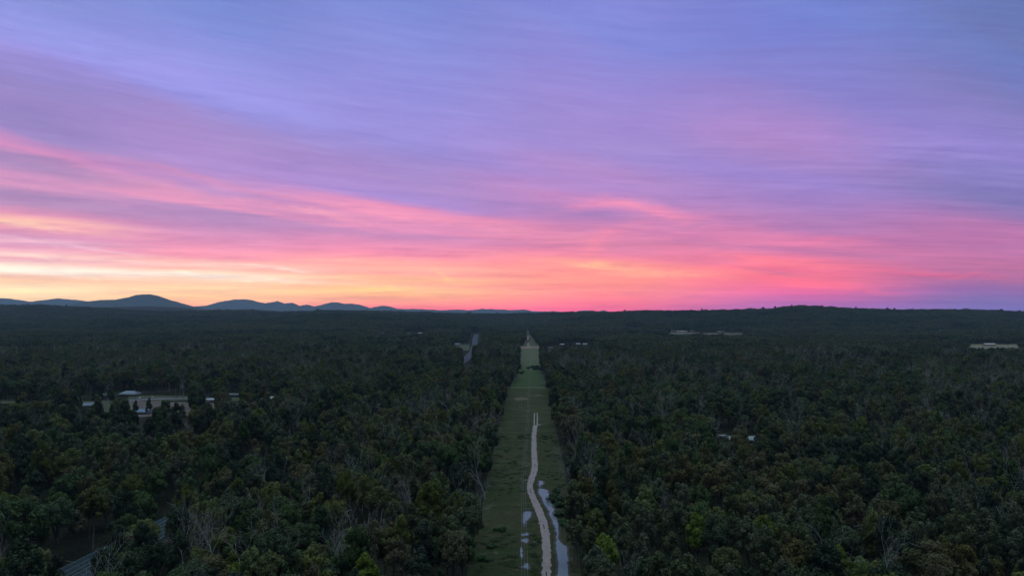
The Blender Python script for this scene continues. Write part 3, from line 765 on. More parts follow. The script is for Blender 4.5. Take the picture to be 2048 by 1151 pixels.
# the settlement at left and the house at right stand in thinned bush
th = in_ell(TX, TY, -445, 780, 200, 70)
keep &= ~(th & (RNG.random(nT) < .55))
for (cx, cy, rx, ry) in ((-160, 452, 6, 9), (185, 545, 17, 9)):
    keep &= ~in_ell(TX, TY, cx, cy, rx, ry)
TX, TY = TX[keep], TY[keep]; nT = len(TX)
# looks follow patches of the bush, except the extra dark share at near left
patch = fbm(TX/75, TY/75, 30, 3); patch2 = fbm(TX/45 + 9, TY/45, 34, 3); u = RNG.random(nT)
lookp = np.where(u < .45, 0, np.where(u < .75, 1, np.where(u < .88, 2, 3)))
lookp = np.where((patch > .58) & (RNG.random(nT) < .6), 1, lookp)
lookp = np.where((patch < .42) & (RNG.random(nT) < .5), 3, lookp)
lookp = np.where((patch2 > .60) & (RNG.random(nT) < .45), 2, lookp)
dk_ = np.clip(.10 + 1.6*(fbm(TX/95 + 20, TY/95, 36, 3) - .48) + np.where((TX < -110) & (TY < 620), .28, 0), 0, .75)  # extra dark leaves at near left: dimmer light there put into leaf colour
lookp = np.where(RNG.random(nT) < dk_, 4, lookp)
lookp = np.where(RNG.random(nT) < .002, 5, lookp)
deadzone = np.clip((fbm(TX/110 + 3, TY/110, 50, 3) - .46)*1.3, 0, .20) + .015
deadzone = np.where((TX > 0) & (TY > 480) & (TY < 1000), deadzone + .07, deadzone)
isdead = RNG.random(nT) < deadzone
byl = {l: [i for i, p in enumerate(PROTO) if p[0] == l] for l in LOOKS}
TP = np.zeros(nT, int)
for k, l in enumerate(LOOKS):
    s = lookp == k; TP[s] = np.array(byl[l])[RNG.integers(0, len(byl[l]), s.sum())]
nP = len(PROTO)
isdead &= ~((TX - road_x(TY) > 8) & (TX - road_x(TY) < 36))
TP = np.where(isdead, nP + RNG.integers(0, len(DEAD), nT), TP)
TS = 1.5*(.62 + .52*RNG.random(nT)) * (1 + .25*(fbm(TX/90, TY/90, 60, 3)-.5))
TS = np.where((TX > -30) & (TX < edge_l(TY)) & (TY < 500), TS*.95, TS)
TW = (.35*TS + .62)*(.84 + .34*RNG.random(nT)); TR = RNG.random(nT)*6.283
TH = np.array([p[4] for p in PROTO] + [d[1] for d in DEAD]); TRa = np.array([p[5] for p in PROTO] + [d[2] for d in DEAD])
TZ = terrain(TX, TY)
hid = windows_hide(TX, TY, TRa[TP]*TW, TH[TP]*TS, TZ)
TX, TY, TZ, TP, TS, TW, TR = [a[~hid] for a in (TX, TY, TZ, TP, TS, TW, TR)]

# trees that stand out in the photograph, placed one by one: (px, py of the top, look, style or 'dead', size, label)
HERO = [
 (732,1108,'lime','round',.95,'bright lime green tree, the brightest crown at the bottom edge left of the clearing'),
 (500,1098,'lime','round',.95,'lime green tree at the bottom left, behind a pair of smaller lime crowns'),
 (547,1094,'olive','broad',.95,'broad yellow-olive tree at the bottom left just right of a lime green tree'),
 (470,1122,'lime','broad',.8,'small lime green crown cut by the bottom edge, left of a taller lime tree'),
 (612,1003,'grey','open',1.05,'open grey-green tree with forked pale limbs showing, left of centre'),
 (598,965,'green','column',1.1,'tall narrow dark green tree rising above its neighbours left of centre'),
 (85,1100,'lime','round',.95,'yellowish green tree at the bottom left corner beside the striped highway gap'),
 (12,1108,'olive','round',.9,'rounded olive tree touching the left edge at the bottom'),
 (395,1085,'olive','broad',.9,'broad olive tree below the small middle gap of the highway'),
 (800,1072,'brown','open',1.0,'open brownish tree with bare forked limbs at the bottom left of the clearing'),
 (905,1062,'brown','round',1.05,'rounded brown-olive tree nearest the clearing at the bottom, pale fork below'),
 (1292,975,'lime','round',1.1,'yellow-green rounded crown standing above dark trees right of the pond'),
 (1395,1030,'lime','round',1.0,'yellow-green rounded tree near the bottom, right of a taller yellow-green one'),
 (1208,1066,'lime','broad',.95,'lime tinged broad tree at the bottom, first past the pond'),
 (1285,1062,'grey','broad',1.1,'large pale grey-green spreading tree at the bottom right of the pond'),
 (1450,1088,'olive','broad',.95,'broad olive green crown at the bottom edge right of the yellow-green pair'),
 (1530,1100,'grey','broad',.95,'grey-green spreading crown at the bottom edge in the right half'),
 (1680,1092,'lime','round',.85,'yellow-green tree at the bottom edge right of centre-right'),
 (1722,1112,'lime','broad',.8,'small bright yellow-green crown cut by the bottom edge in the right half'),
 (1990,1115,'brown','round',.85,'round brown-gold crown in the bottom right corner'),
 (1620,1065,'grey','broad',1.05,'wide feathery grey-green tree near the bottom in the right half'),
 (1820,960,'green','broad',1.35,'very broad mid-green crown, the widest in the right foreground'),
 (1170,948,'brown','open',1.1,'open brownish tree with pale forked trunk right of the upper pond'),
 (1195,865,'brown','open',1.15,'brown tinted open crown with white limbs beside the clearing, level with the side track'),
 (1133,828,'brown','open',1.2,'first brownish white-limbed tree right of the clearing beyond the side track'),
 (80,860,'olive','broad',1.15,'broad olive crown in the left forest below the settlement'),
 (130,845,'brown','broad',1.1,'brownish spreading crown in the left forest near the pale dead trunk'),
 (515,755,'olive','broad',1.2,'olive spreading crown right of the small settlement'),
 (440,765,'olive','open',1.2,'olive open crowned tree beside the white-roofed shed'),
 (275,755,'green','round',1.0,'dark green tree in front of the hip-roofed house'),
 (272,800,'green','column',.8,'narrow dark green tree on the left side of the dirt yard'),
 (299,796,'green','column',.85,'narrow dark green tree in the middle of the dirt yard'),
 (330,798,'green','round',.9,'bushy dark green tree at the right side of the dirt yard'),
 (505,906,'x','dead',1.0,'pale grey bare-limbed dead tree standing by the open ground left of centre'),
 (535,905,'x','dead',.95,'second pale dead tree right of the bare-limbed one by the open ground'),
 (485,918,'x','dead',.8,'smaller pale dead tree left of the bare-limbed pair by the open ground'),
 (171,828,'x','dead',1.0,'tall whitish dead trunk below the settlement in the left forest'),
 (1610,805,'x','dead',1.15,'large many-branched grey dead tree in the right forest above the white cottage'),
 (1590,800,'x','dead',.9,'slim grey dead tree left of the large many-branched one'),
 (1778,850,'x','dead',.95,'star shaped bare tree with spreading white branches in the right forest'),
 (2022,893,'x','dead',.95,'bare white-limbed tree near the right edge at mid height'),
 (1395,775,'x','dead',1.2,'wide dense grey bare crown in the middle of the right forest'),
 (1340,790,'x','dead',1.1,'grey bare crown left of the widest one in the right forest'),
 (1285,825,'x','dead',.9,'thin leafless tree with white twigs right of the clearing'),
 (1245,855,'x','dead',1.0,'crooked pale tree with one hooked limb right of the clearing'),
 (1328,990,'x','dead',.75,'bare twisted branches beside the tall yellow-green crown'),
 (1470,895,'x','dead',.8,'leafless tree with white twigs below the white cottage'),
 (2008,715,'x','dead',1.2,'pale twin-limbed dead tree by the far right edge under the pale pasture'),
 (1152,690,'x','dead',1.3,'pale bare trunks far off beside the clearing, right of the red dirt'),
 (745,1045,'x','dead',.75,'thin dark leafless tree amid the bottom left forest'),
 (440,1000,'x','dead',.8,'grey leafless tree between the two upper gaps of the highway'),
 (1395,1075,'x','dead',.7,'bare white sticks at the bottom edge right of the pond'),
 (1830,1075,'x','dead',.8,'long leaning white branch at the bottom right'),
 (770,890,'x','dead',.85,'faint leafless tree in the forest left of the clearing'),
]
HX = []
for (px, py, look, st, s, lab) in HERO:
    if st == 'dead':
        pi = nP + (hash(lab) * 0 + len(HX)) % len(DEAD)
    else:
        c_ = [i for i in byl[look] if PROTO[i][1] == st] or byl[look]; pi = c_[0]
    h = TH[pi]*s*1.3
    x, y = at(px, py, h)
    HX.append([x, y, float(terrain(np.array([x]), np.array([y]))[0]), pi, s*1.3, s*1.05, random.random()*6.28, lab])
hx = np.array([[a[0], a[1]] for a in HX])
dmin = np.full(len(TX), 1e9)
for (a, b_) in hx: dmin = np.minimum(dmin, np.hypot(TX-a, TY-b_))
k_ = dmin > 4.5
# nothing may stand right in front of the trees that stand out
pxT, pyT = proj(TX, TY, TZ + TH[TP]*TS)
for a in HX:
    hp, ht = proj(a[0], a[1], a[2] + TH[a[3]]*a[4]); rr = TRa[a[3]]*a[4]/a[1]*F
    k_ &= ~((TY < a[1]) & (np.abs(pxT-hp) < rr*.85) & (pyT < ht + rr*.7) & (TY > a[1]-26))
TX, TY, TZ, TP, TS, TW, TR = [a[k_] for a in (TX, TY, TZ, TP, TS, TW, TR)]

# the nearest trees in view become things of their own
pxT, pyT = proj(TX, TY, TZ + TH[TP]*TS)
inview = (pxT > 4) & (pxT < 2044) & (pyT < 1135)
order = np.argsort(np.hypot(TX, TY))
near_live = [i for i in order if inview[i] and TP[i] < nP][:262]
near_dead = [i for i in order if inview[i] and TP[i] >= nP][:40]
LOOKW = {'dark': 'blackish green', 'olive': 'olive green', 'green': 'dark green', 'brown': 'brownish', 'grey': 'grey-green', 'lime': 'yellow-green'}
STW = {'round': 'rounded', 'column': 'narrow', 'open': 'sparse', 'broad': 'spreading'}
def tree_thing(x, y, z, pi, s, w_, rz, label, group):
    if pi < nP:
        look, st, cm, tm, h, r = PROTO[pi]
        o = empty('eucalyptus_tree', (x, y, z), rz); o.scale = (w_, w_, s)
        link(bpy.data.objects.new('crown', cm), o); link(bpy.data.objects.new('trunk', tm), o)
        tag(o, label, 'tree', group)
    else:
        o = link(bpy.data.objects.new('dead_tree', DEAD[pi-nP][0])); o.location = (x, y, z); o.rotation_euler = (0, 0, rz); o.scale = (w_, w_, s)
        tag(o, label, 'dead tree', group)
    return o
def where(px, py):
    if px < 940:
        zone = ('in the bottom left corner' if px < 150 else 'beside the highway gap' if px < 360 else
                'between highway and lime crowns' if px < 470 else 'near the lime pair, left' if px < 640 else
                'by the brightest lime crown' if px < 800 else 'left of the clearing edge')
    else:
        zone = ('next to the pond' if px < 1200 else 'among the yellow-green crowns' if px < 1440 else
                'right of the yellow-green crowns' if px < 1620 else 'below the widest green crown' if px < 1860 else 'in the bottom right corner')
    row = 'front row' if py > 1085 else 'second row' if py > 1045 else 'third row' if py > 1005 else 'fourth row'
    return zone, row
made = []
for i in near_live:
    look, st = PROTO[TP[i]][:2]; zone, row = where(pxT[i], pyT[i])
    size = 'tall' if TS[i] > 1.42 else 'low' if TS[i] < 1.2 else 'mid-height'
    o = tree_thing(TX[i], TY[i], TZ[i], TP[i], TS[i], TW[i], TR[i], '%s %s %s tree %s, %s' % (size, STW[st], LOOKW[look], zone, row), 'forest trees nearest the camera')
    made.append((o, pxT[i]))
for i in near_dead:
    zone, row = where(pxT[i], pyT[i])
    o = tree_thing(TX[i], TY[i], TZ[i], TP[i], TS[i], TW[i], TR[i], '%s pale leafless tree %s, %s' % ('tall' if TS[i] > 1.35 else 'short', zone, row), 'bare dead trees in the forest')
    made.append((o, pxT[i]))
same = {}
for o, px in made: same.setdefault(o['label'], []).append((px, o))
ORD = {2: ['left of two', 'right of two'], 3: ['leftmost of three', 'middle of three', 'rightmost of three']}
for lab, L in same.items():
    L.sort(key=lambda q: q[0]); k = len(L)
    if k == 1: continue
    names = ORD.get(k) or ['leftmost such'] + ['%s such from left' % ['second', 'third', 'fourth', 'fifth', 'sixth', 'seventh', 'eighth'][min(q, 6)] for q in range(k-2)] + ['rightmost such']
    for (px, o), nm in zip(L, names): o['label'] = lab + ', ' + nm
for a in HX:
    tree_thing(*a[:7], a[7], 'bare dead trees in the forest' if a[3] >= nP else 'forest trees nearest the camera')
rest = np.ones(len(TX), bool); rest[near_live] = False; rest[near_dead] = False
PT = [(TX[rest], TY[rest], TZ[rest], TP[rest], TS[rest], TW[rest], TR[rest])]

# far forest: patches of crowns
fx, fy = [], []
gs = 27.0
for y in np.arange(1490, 5600, gs):
    xw = y*.82 + 60; step = gs if y < 3400 else gs
    xs = np.arange(-xw, xw, step); fx.append(xs + RNG.normal(size=len(xs))*3); fy.append(np.full(len(xs), y) + RNG.normal(size=len(xs))*3)
fx = np.concatenate(fx); fy = np.concatenate(fy)
ok = (fx < edge_l(fy) - 13) | (fx > edge_r(fy) + 13) | (fy > 3700)
ok &= (np.abs(fx - road_x(fy)) > 32) | (fy > 2900)
fz = terrain(fx, fy)
ok &= ~windows_hide(fx, fy, np.full(len(fx), 13.), np.full(len(fx), 23.), fz)
ok &= RNG.random(len(fx)) < np.clip(.98 - .5*np.clip(fbm(fx/160, fy/160, 71, 3)-.55, 0, 1), 0, 1)
fx, fy, fz = fx[ok], fy[ok], fz[ok]; nf = len(fx)
ly = RNG.uniform(1460, 3700, 1500); sd = RNG.random(1500) < .5; off_ = RNG.random(1500)**1.3*24 + 1.5
lx = np.where(sd, edge_l(ly) - off_, edge_r(ly) + off_); lp = RNG.integers(0, nP-2, 1500); lz = terrain(lx, ly); ls = 1.0 + .5*RNG.random(1500)
hid = windows_hide(lx, ly, TRa[lp], TH[lp], lz)
PT.append(tuple(a[~hid] for a in (lx, ly, lz, lp, ls, ls*.8, RNG.random(1500)*6.28)))
PT.append((fx, fy, fz, nP + len(DEAD) + np.clip((3 + 9*(fbm(fx/330, fy/190, 88, 4) - .5) + RNG.normal(size=nf)*.8), 0, 5.9).astype(int), 1.05 + .6*RNG.random(nf)*(.5+fbm(fx/120, fy/120, 73, 3)), np.ones(nf)*1.05, RNG.integers(0, 4, nf)*math.pi/2 + RNG.normal(size=nf)*.1))
PTX = [np.concatenate([p[k] for p in PT]) for k in range(7)]
print('FOREST points', [len(p[0]) for p in PT])

# taller trees that break the skyline of the hills
ex = []
for D, x0, x1, k in ((3900, 1240, 2120, 190), (4900, -40, 1240, 160), (2700, 1850, 2200, 60)):
    px_ = RNG.uniform(x0, x1, k); yy_ = D + RNG.normal(size=k)*45; ex.append(((px_-1024)/F*yy_, yy_))
ex_, ey_ = np.concatenate([e[0] for e in ex]), np.concatenate([e[1] for e in ex]); ne = len(ex_); es = 1.35 + .9*RNG.random(ne)**2.5
PTX = [np.concatenate([a, b_]) for a, b_ in zip(PTX, (ex_, ey_, terrain(ex_, ey_), RNG.integers(0, nP-2, ne), es, es, RNG.random(ne)*6.28))]
def forest_object(name, arrays, protos, label, cat):
    """one object: every remaining tree, as instances of the modelled ones"""
    X, Y, Z, P, S, W, RZ = arrays
    me = bpy.data.meshes.new(name); me.vertices.add(len(X)); me.vertices.foreach_set('co', np.stack([X, Y, Z], -1).astype(np.float32).ravel())
    a = me.attributes.new('proto', 'INT', 'POINT'); a.data.foreach_set('value', P.astype(np.int32))
    a = me.attributes.new('scl', 'FLOAT_VECTOR', 'POINT'); a.data.foreach_set('vector', np.stack([W, W, S], -1).astype(np.float32).ravel())
    a = me.attributes.new('rot', 'FLOAT_VECTOR', 'POINT'); a.data.foreach_set('vector', np.stack([X*0, X*0, RZ], -1).astype(np.float32).ravel())
    o = link(bpy.data.objects.new(name, me))
    g = bpy.data.node_groups.new(name, 'GeometryNodeTree')
    g.interface.new_socket('Geometry', in_out='INPUT', socket_type='NodeSocketGeometry'); g.interface.new_socket('Geometry', in_out='OUTPUT', socket_type='NodeSocketGeometry')
    nn, ll = g.nodes, g.links
    gi = nn.new('NodeGroupInput'); go = nn.new('NodeGroupOutput'); join = nn.new('GeometryNodeJoinGeometry'); ll.new(join.outputs[0], go.inputs[0])
    mp = nn.new('GeometryNodeMeshToPoints'); ll.new(gi.outputs[0], mp.inputs[0])
    def attr(nm, ty):
        t = nn.new('GeometryNodeInputNamedAttribute'); t.data_type = ty; t.inputs[0].default_value = nm; return t.outputs[0]
    ap, asc, aro = attr('proto', 'INT'), attr('scl', 'FLOAT_VECTOR'), attr('rot', 'FLOAT_VECTOR')
    e2r = nn.new('FunctionNodeEulerToRotation'); ll.new(aro, e2r.inputs[0])
    for k, meshes in enumerate(protos):
        cmp_ = nn.new('FunctionNodeCompare'); cmp_.data_type = 'INT'; cmp_.operation = 'EQUAL'
        ints = [s for s in cmp_.inputs if s.type == 'INT']; ll.new(ap, ints[0]); ints[1].default_value = k
        ip = nn.new('GeometryNodeInstanceOnPoints'); ll.new(mp.outputs[0], ip.inputs['Points']); ll.new(cmp_.outputs[0], ip.inputs['Selection'])
        ll.new(asc, ip.inputs['Scale']); ll.new(e2r.outputs[0], ip.inputs['Rotation'])
        jn = nn.new('GeometryNodeJoinGeometry')
        for mh in meshes:
            src = bpy.data.objects.new(mh.name, mh)            # a source for the nodes only, not part of the scene
            oi = nn.new('GeometryNodeObjectInfo'); oi.transform_space = 'ORIGINAL'; oi.inputs[0].default_value = src; ll.new(oi.outputs['Geometry'], jn.inputs[0])
        ll.new(jn.outputs[0], ip.inputs['Instance']); ll.new(ip.outputs[0], join.inputs[0])
    md = o.modifiers.new('scatter', 'NODES'); md.node_group = g
    tag(o, label, cat, kind='stuff'); return o
forest_object('forest', PTX, [[p[2], p[3]] for p in PROTO] + [[d[0]] for d in DEAD] + [[g_] for g_ in GROVES],
              'dense eucalyptus forest running to the hills on both sides of the clearing', 'forest')

# ---------------------------------------------------------------- buildings
def house(name, px, py, wd, dp, wh, rh, rz, wallm, roofm, label, hip=False, cat='house', z=None, door=True, nwin=4, skillion=False):
    x, y = at(px, py); z = float(terrain(np.array([x]), np.array([y]))[0]) if z is None else z
    o = empty(name, (x, y, z), rz); tag(o, label, cat)
    W2, D2 = wd/2, dp/2
    m = MB(); m.box((0, 0, wh/2), (wd, dp, wh))
    if not hip and not skillion:
        for sx in (-1, 1): m.poly([(sx*W2, -D2, wh), (sx*W2, D2, wh), (sx*W2, 0, wh+rh)])
    m.build('wall', wallm, o)
    r = MB(); e = .6; t = .14; W3, D3 = W2+e, D2+e; lo = wh - e*rh/D2
    if skillion:
        r.box((0, 0, wh + .12), (wd+1, dp+1, .2))
    elif hip:
        q = max(0.5, W2 - D2)
        A, B, C_, D_ = (-W3,-D3,wh), (W3,-D3,wh), (W3,D3,wh), (-W3,D3,wh); P_, Q = (-q,0,wh+rh), (q,0,wh+rh)
        r.poly([A,B,Q,P_]); r.poly([C_,D_,P_,Q]); r.poly([B,C_,Q]); r.poly([D_,A,P_])
        r.box((0, 0, wh-.08), (2*W3, 2*D3, .14))
    else:
        for s in (-1, 1):
            a = [(-W3, s*D3, lo), (W3, s*D3, lo), (W3, 0, wh+rh), (-W3, 0, wh+rh)]
            if s > 0: a = a[::-1]
            r.poly([(p[0], p[1], p[2]+t) for p in a]); r.poly([p for p in a[::-1]])
            r.poly([a[0], a[1], (a[1][0], a[1][1], a[1][2]+t), (a[0][0], a[0][1], a[0][2]+t)])
    rf = r.build('roof', roofm, o)
    if wd > 10 and not skillion:
        c = MB(); c.tube([(W2*.4, D2*.3, wh), (W2*.4, D2*.3, wh+rh+.5)], [.14, .14], 8); c.build('chimney', STEEL, rf)
    for k in range(nwin):
        wx = -W2 + wd*(k+.5)/nwin
        if door and k == nwin//2: continue
        f = MB(); f.box((wx, -D2-.03, wh*.55), (1.7, .1, 1.3)); f = f.build('window', FRAME, o)
        g = MB(); g.box((wx, -D2-.09, wh*.55), (1.5, .04, 1.1)); g.build('pane', GLASS, f)
    if door:
        k = nwin//2; wx = -W2 + wd*(k+.5)/max(nwin, 1)
        d = MB(); d.box((wx, -D2-.04, 1.05), (1.0, .1, 2.1)); d.build('door', DOORM, o)
    return o
CREAM = simple('cream_wall', (.36, .33, .29), (.28, .26, .23), .5, .8)
WHITEW = simple('white_wall', (.50, .50, .50), (.40, .40, .41), .6, .7)
GREYW = simple('grey_wall', (.30, .31, .32), (.24, .25, .26), .5, .8)
def ribbed(name, c, per=.6):
    m, n, b = mat_new(name); oc = objco(n); sp_ = n.n.new('ShaderNodeSeparateXYZ'); n.l.new(oc, sp_.inputs[0])
    nz = n.noise(oc, .5, 4, .6)
    rib = n.math('SINE', n.math('MULTIPLY', sp_.outputs[0], 6.283/per))
    n.l.new(n.mix(n.mapr(nz, .35, .7), c, [v*.72 for v in c]), b.inputs['Base Color'])
    b.inputs['Roughness'].default_value = .45; b.inputs['Metallic'].default_value = .2
    bp = n.n.new('ShaderNodeBump'); bp.inputs['Distance'].default_value = .04; n.l.new(rib, bp.inputs['Height']); n.l.new(bp.outputs[0], b.inputs['Normal'])
    return m
ROOFB = ribbed('blue_grey_roof', (.14, .19, .235)); ROOFW = ribbed('white_roof', (.33, .35, .38)); ROOFG = ribbed('green_roof', (.08, .115, .10)); ROOFP = ribbed('pink_grey_roof', (.40, .33, .31))
FRAME = simple('window_frame', (.55, .55, .55), rough=.5); DOORM = simple('door_paint', (.14, .11, .09), rough=.5)
m, n, b = mat_new('window_glass'); b.inputs['Base Color'].default_value = (.02, .025, .03, 1); b.inputs['Roughness'].default_value = .08; GLASS = m
house('house', 260, 791, 21, 11, 3.0, 3.0, R(-6), CREAM, ROOFB, 'house with pale blue-grey hipped roof behind the dirt yard', hip=True, nwin=6)
house('house', 178, 814, 15, 10, 2.8, 2.2, R(12), GREYW, ROOFB, 'house with blue roof half hidden by trees left of the yard', nwin=4)
house('house', 286, 827, 12, 8, 2.7, 2.0, R(4), GREYW, ribbed('deep_blue_roof', (.10, .17, .26)), 'small house with deep blue roof in the middle of the dirt yard', nwin=3)
house('shed', 418, 804, 13, 8, 3.4, 1.2, R(3), GREYW, ROOFW, 'long shed with white roof at the right end of the settlement', cat='shed', nwin=3)
house('shed', 470, 793, 15, 7, 3.0, 1.0, R(-3), simple('green_wall', (.13, .17, .15)), ROOFG, 'dark green shed behind trees right of the white-roofed shed', cat='shed', nwin=3)
house('house', 541, 800, 9, 7, 2.8, 1.6, R(8), WHITEW, ROOFW, 'small white building alone among trees right of the settlement', nwin=2)
house('shed', 214, 793, 8, 6, 2.6, 1.0, R(0), GREYW, ROOFB, 'small grey shed just left of the hip-roofed house', cat='shed', nwin=2)
house('house', 1506, 884, 11, 8, 3.0, 1.8, R(10), WHITEW, ribbed('pale_green_roof', (.24, .30, .31)), 'white cottage deep in the right forest', nwin=3)
house('shed', 1464, 882, 9, 6, 2.6, 1.3, R(-12), GREYW, ribbed('dull_grey_roof', (.30, .32, .33)), 'dull grey shed left of the white cottage', cat='shed', nwin=2)
house('caravan', 1444, 876, 6.2, 2.4, 2.5, .3, R(14), WHITEW, ROOFW, 'white caravan parked left of the grey shed in the right forest', cat='caravan', nwin=3, skillion=True)
# far off
for px, py, wd, lab in ((1345,669,34,'leftmost long pale farm building on the tan pasture, right of the clearing'),(1364,669.4,46,'long pale farm building second from left on the tan pasture'),
                        (1384,669,24,'pink-roofed farm building at the right of the pasture group'),(1441,671,30,'low farm building on the second tan pasture to the right')):
    house('farm_building', px, py, wd, 18, 6, 4, R(5), CREAM, ROOFP, lab, cat='farm building', nwin=4)
house('farm_building', 1978, 692, 30, 14, 5, 3, 0, CREAM, ROOFP, 'pink-roofed farm building on the pale pasture at the far right', cat='farm building', nwin=4)
house('house', 1268, 656.5, 40, 18, 7, 4, 0, WHITEW, ROOFW, 'tiny pale building on the small distant paddock', nwin=3)
house('house', 1092, 657, 36, 16, 6, 4, R(-20), WHITEW, ROOFW, 'tiny white building far beyond the forest just right of the clearing', nwin=3)
for px, py, lab in ((1124,690.6,'white building left of the row behind the trees right of the red dirt'),(1156,689.6,'white building in the middle of the row behind the trees'),(1170,690,'white building at the right of the row behind the trees')):
    house('house', px, py, 12, 8, 3.2, 1.6, R(5), WHITEW, ROOFW, lab, nwin=3)
for px, py, lab in ((806,671,'leftmost pale building of the far group left of the clearing'),(818,670.6,'second pale building of the far group left of the clearing'),(840,670.8,'largest pale building of the far group left of the clearing'),(763,671.5,'lone pale building left of the far group')):
    house('house', px, py, 16 if px != 840 else 24, 11, 4, 2.6, R(-4), CREAM, ribbed('tan_roof', (.26, .23, .20)), lab, nwin=3)
house('shed', 913, 690.5, 22, 16, 4, 2.5, R(2), GREYW, ROOFB, 'blue-roofed shed where the highway reappears left of the clearing', cat='shed', nwin=3)
house('house', 1822, 646, 60, 24, 7, 4, 0, WHITEW, ROOFW, 'tiny pale house high on the right hill', nwin=3)
house('house', 1893, 657, 40, 18, 6, 4, 0, CREAM, ROOFP, 'tiny pale house at the foot of the right hill', nwin=3)

# ---------------------------------------------------------------- cars
CARW = simple('car_paint_white', (.70, .70, .72), rough=.3, spec=.6); CARR = simple('car_paint_silver', (.45, .42, .42), rough=.3, spec=.6)
TYRE = simple('rubber', (.03, .03, .03)); 
def car(px, py, rz, paint, label):
    x, y = at(px, py); o = empty('parked_car', (x, y, .12), rz); tag(o, label, 'car', 'cars parked by the settlement road')
    prof = [(-2.2,.35),(2.2,.35),(2.25,.8),(1.2,.98),(.6,1.45),(-1.3,1.48),(-2.0,1.0),(-2.25,.85)]
    m = MB(); n_ = len(prof)
    for s in (-.85, .85): m.v += [(p[0], s, p[1]) for p in prof]
    me = bpy.data.meshes.new('body')
    F_ = [list(range(n_))[::-1], list(range(n_, 2*n_))] + [[i, (i+1) % n_, n_+(i+1) % n_, n_+i] for i in range(n_)]
    me.from_pydata(m.v, [], F_); me.materials.append(paint); link(bpy.data.objects.new('body', me), o)
    for s in (-.86, .86):
        g = MB(); g.poly([(-1.2, s*1.01, 1.0), (.95, s*1.01, 1.0), (.5, s*1.01, 1.38), (-1.1, s*1.01, 1.38)][::(1 if s < 0 else -1)]); g.build('window', GLASS, o)
        for wx in (-1.4, 1.4):
            w_ = MB(); w_.tube([(wx, s*.85-.1, .34), (wx, s*.85+.1, .34)], [.33, .33], 10)
            c = len(w_.v)
            w_.v += [(wx, s*.85-.1, .34), (wx, s*.85+.1, .34)]
            for k in range(10): w_.t.append([c, k, (k+1) % 10]); w_.t.append([c+1, 10+(k+1) % 10, 10+k])
            w_.build('wheel', TYRE, o)
    return o
car(278, 796.5, R(2), CARW, 'white car parked on the grass right of the hip-roofed house')
car(303, 795, R(-5), CARR, 'silver car parked on the grass behind the dirt yard')

# ---------------------------------------------------------------- power lines
INS = simple('porcelain', (.45, .42, .40), rough=.3)
def pole(x, y, h, label, group, arm=2.4, cat='utility pole', rz=0.0, name='utility_pole', two=False):
    z = float(terrain(np.array([x]), np.array([y]))[0])
    o = empty(name, (x, y, z), rz); tag(o, label, cat, group)
    MB().tube([(0, 0, -.5), (0, 0, h*.5), (0, 0, h)], [.20, .17, .13], 8).build('pole', POST, o)
    for zz in ((h-.35, h-1.6) if two else (h-.35,)):
        ca = MB().box((0, -.2, zz), (arm, .14, .16)).build('crossarm', POST, o)
        for k in (-1, 0, 1):
            MB().tube([(k*arm*.44, -.2, zz+.08), (k*arm*.44, -.2, zz+.2), (k*arm*.44, -.2, zz+.34)], [.05, .09, .04], 6).build('insulator', INS, ca)
    for s in (-1, 1):
        MB().tube([(s*arm*.33, -.14, h-.4), (0, -.12, h-1.3)], [.03, .03], 4).build('brace', STEEL, o)
    return o
PL = [(3.0, 117, 'x'), (5.9, 367, 'power pole with double crossarm beside the bend of the pale track'), (14.5, 618, 'power pole left of the end of the pale track'),
      (22, 868, 'power pole far up the clearing on the lush grass'), (30.5, 1118, 'power pole in the clearing near the dark shrub belt'), (42, 1400, 'farthest visible power pole before the red dirt')]
for x, y, lab in PL[1:]:
    pole(x, y, 11.2, lab, 'power poles along the clearing', two=(y < 400))
WIRE = simple('aluminium_wire', (.42, .43, .44), rough=.5, metal=.3)
def wire(ps, label, rad=.014, sag=2.2, group='wires along the clearing'):
    m = MB()
    for a, b_ in zip(ps[:-1], ps[1:]):
        P = []
        for k in range(13):
            t = k/12; P.append((a[0]*(1-t)+b_[0]*t, a[1]*(1-t)+b_[1]*t, a[2]*(1-t)+b_[2]*t - 4*sag*t*(1-t)))
        m.tube(P, [rad]*13, 4)
    return tag(m.build('overhead_wire', WIRE), label, 'overhead wire', group)
for k, nm in ((-1, 'left'), (0, 'middle'), (1, 'right')):
    wire([(x + k*1.05, y-.2, 11.2) for x, y, _ in PL], '%s overhead wire strung along the clearing poles' % nm, .022)
# two short pale posts on the grass, and a lone leaning marker
for px, lab in ((1038.5, 'left one of two short pale posts in the grass below the worn patch'), (1042.5, 'right one of two short pale posts in the grass below the worn patch')):
    x, y = at(px, 814.5)
    m = MB(); m.tube([(0, 0, -.3), (0, 0, 2.1), (.05, 0, 4.2)], [.17, .16, .15], 8).box((.05, 0, 4.28), (.5, .5, .12))
    o = m.build('marker_post', simple('pale_post', (.42, .42, .38))); o.location = (x, y, 0); tag(o, lab, 'post', 'pale posts in the clearing')
# poles of the settlement
SP = [(165, 812, 11, 'utility pole rising left of the settlement'), (351, 796.5, 10.5, 'utility pole beside the grey road of the settlement'), (366.5, 796.5, 6, 'short utility pole right of the road pole')]
sp_pts = []
for px, py, h, lab in SP:
    x, y = at(px, py); pole(x, y, h, lab, 'poles of the settlement', arm=1.8); sp_pts.append((x, y, h))
wire([(sp_pts[0][0]-120, sp_pts[0][1]-40, 11), sp_pts[0], sp_pts[1]], 'overhead wire crossing above the settlement between its poles', .03, 1.2, None)
wire([(a, b_, c-1.1) for a, b_, c in ((sp_pts[0][0], sp_pts[0][1], 11), sp_pts[1])], 'lower overhead wire between the two tall settlement poles', .03, 1.5, None)
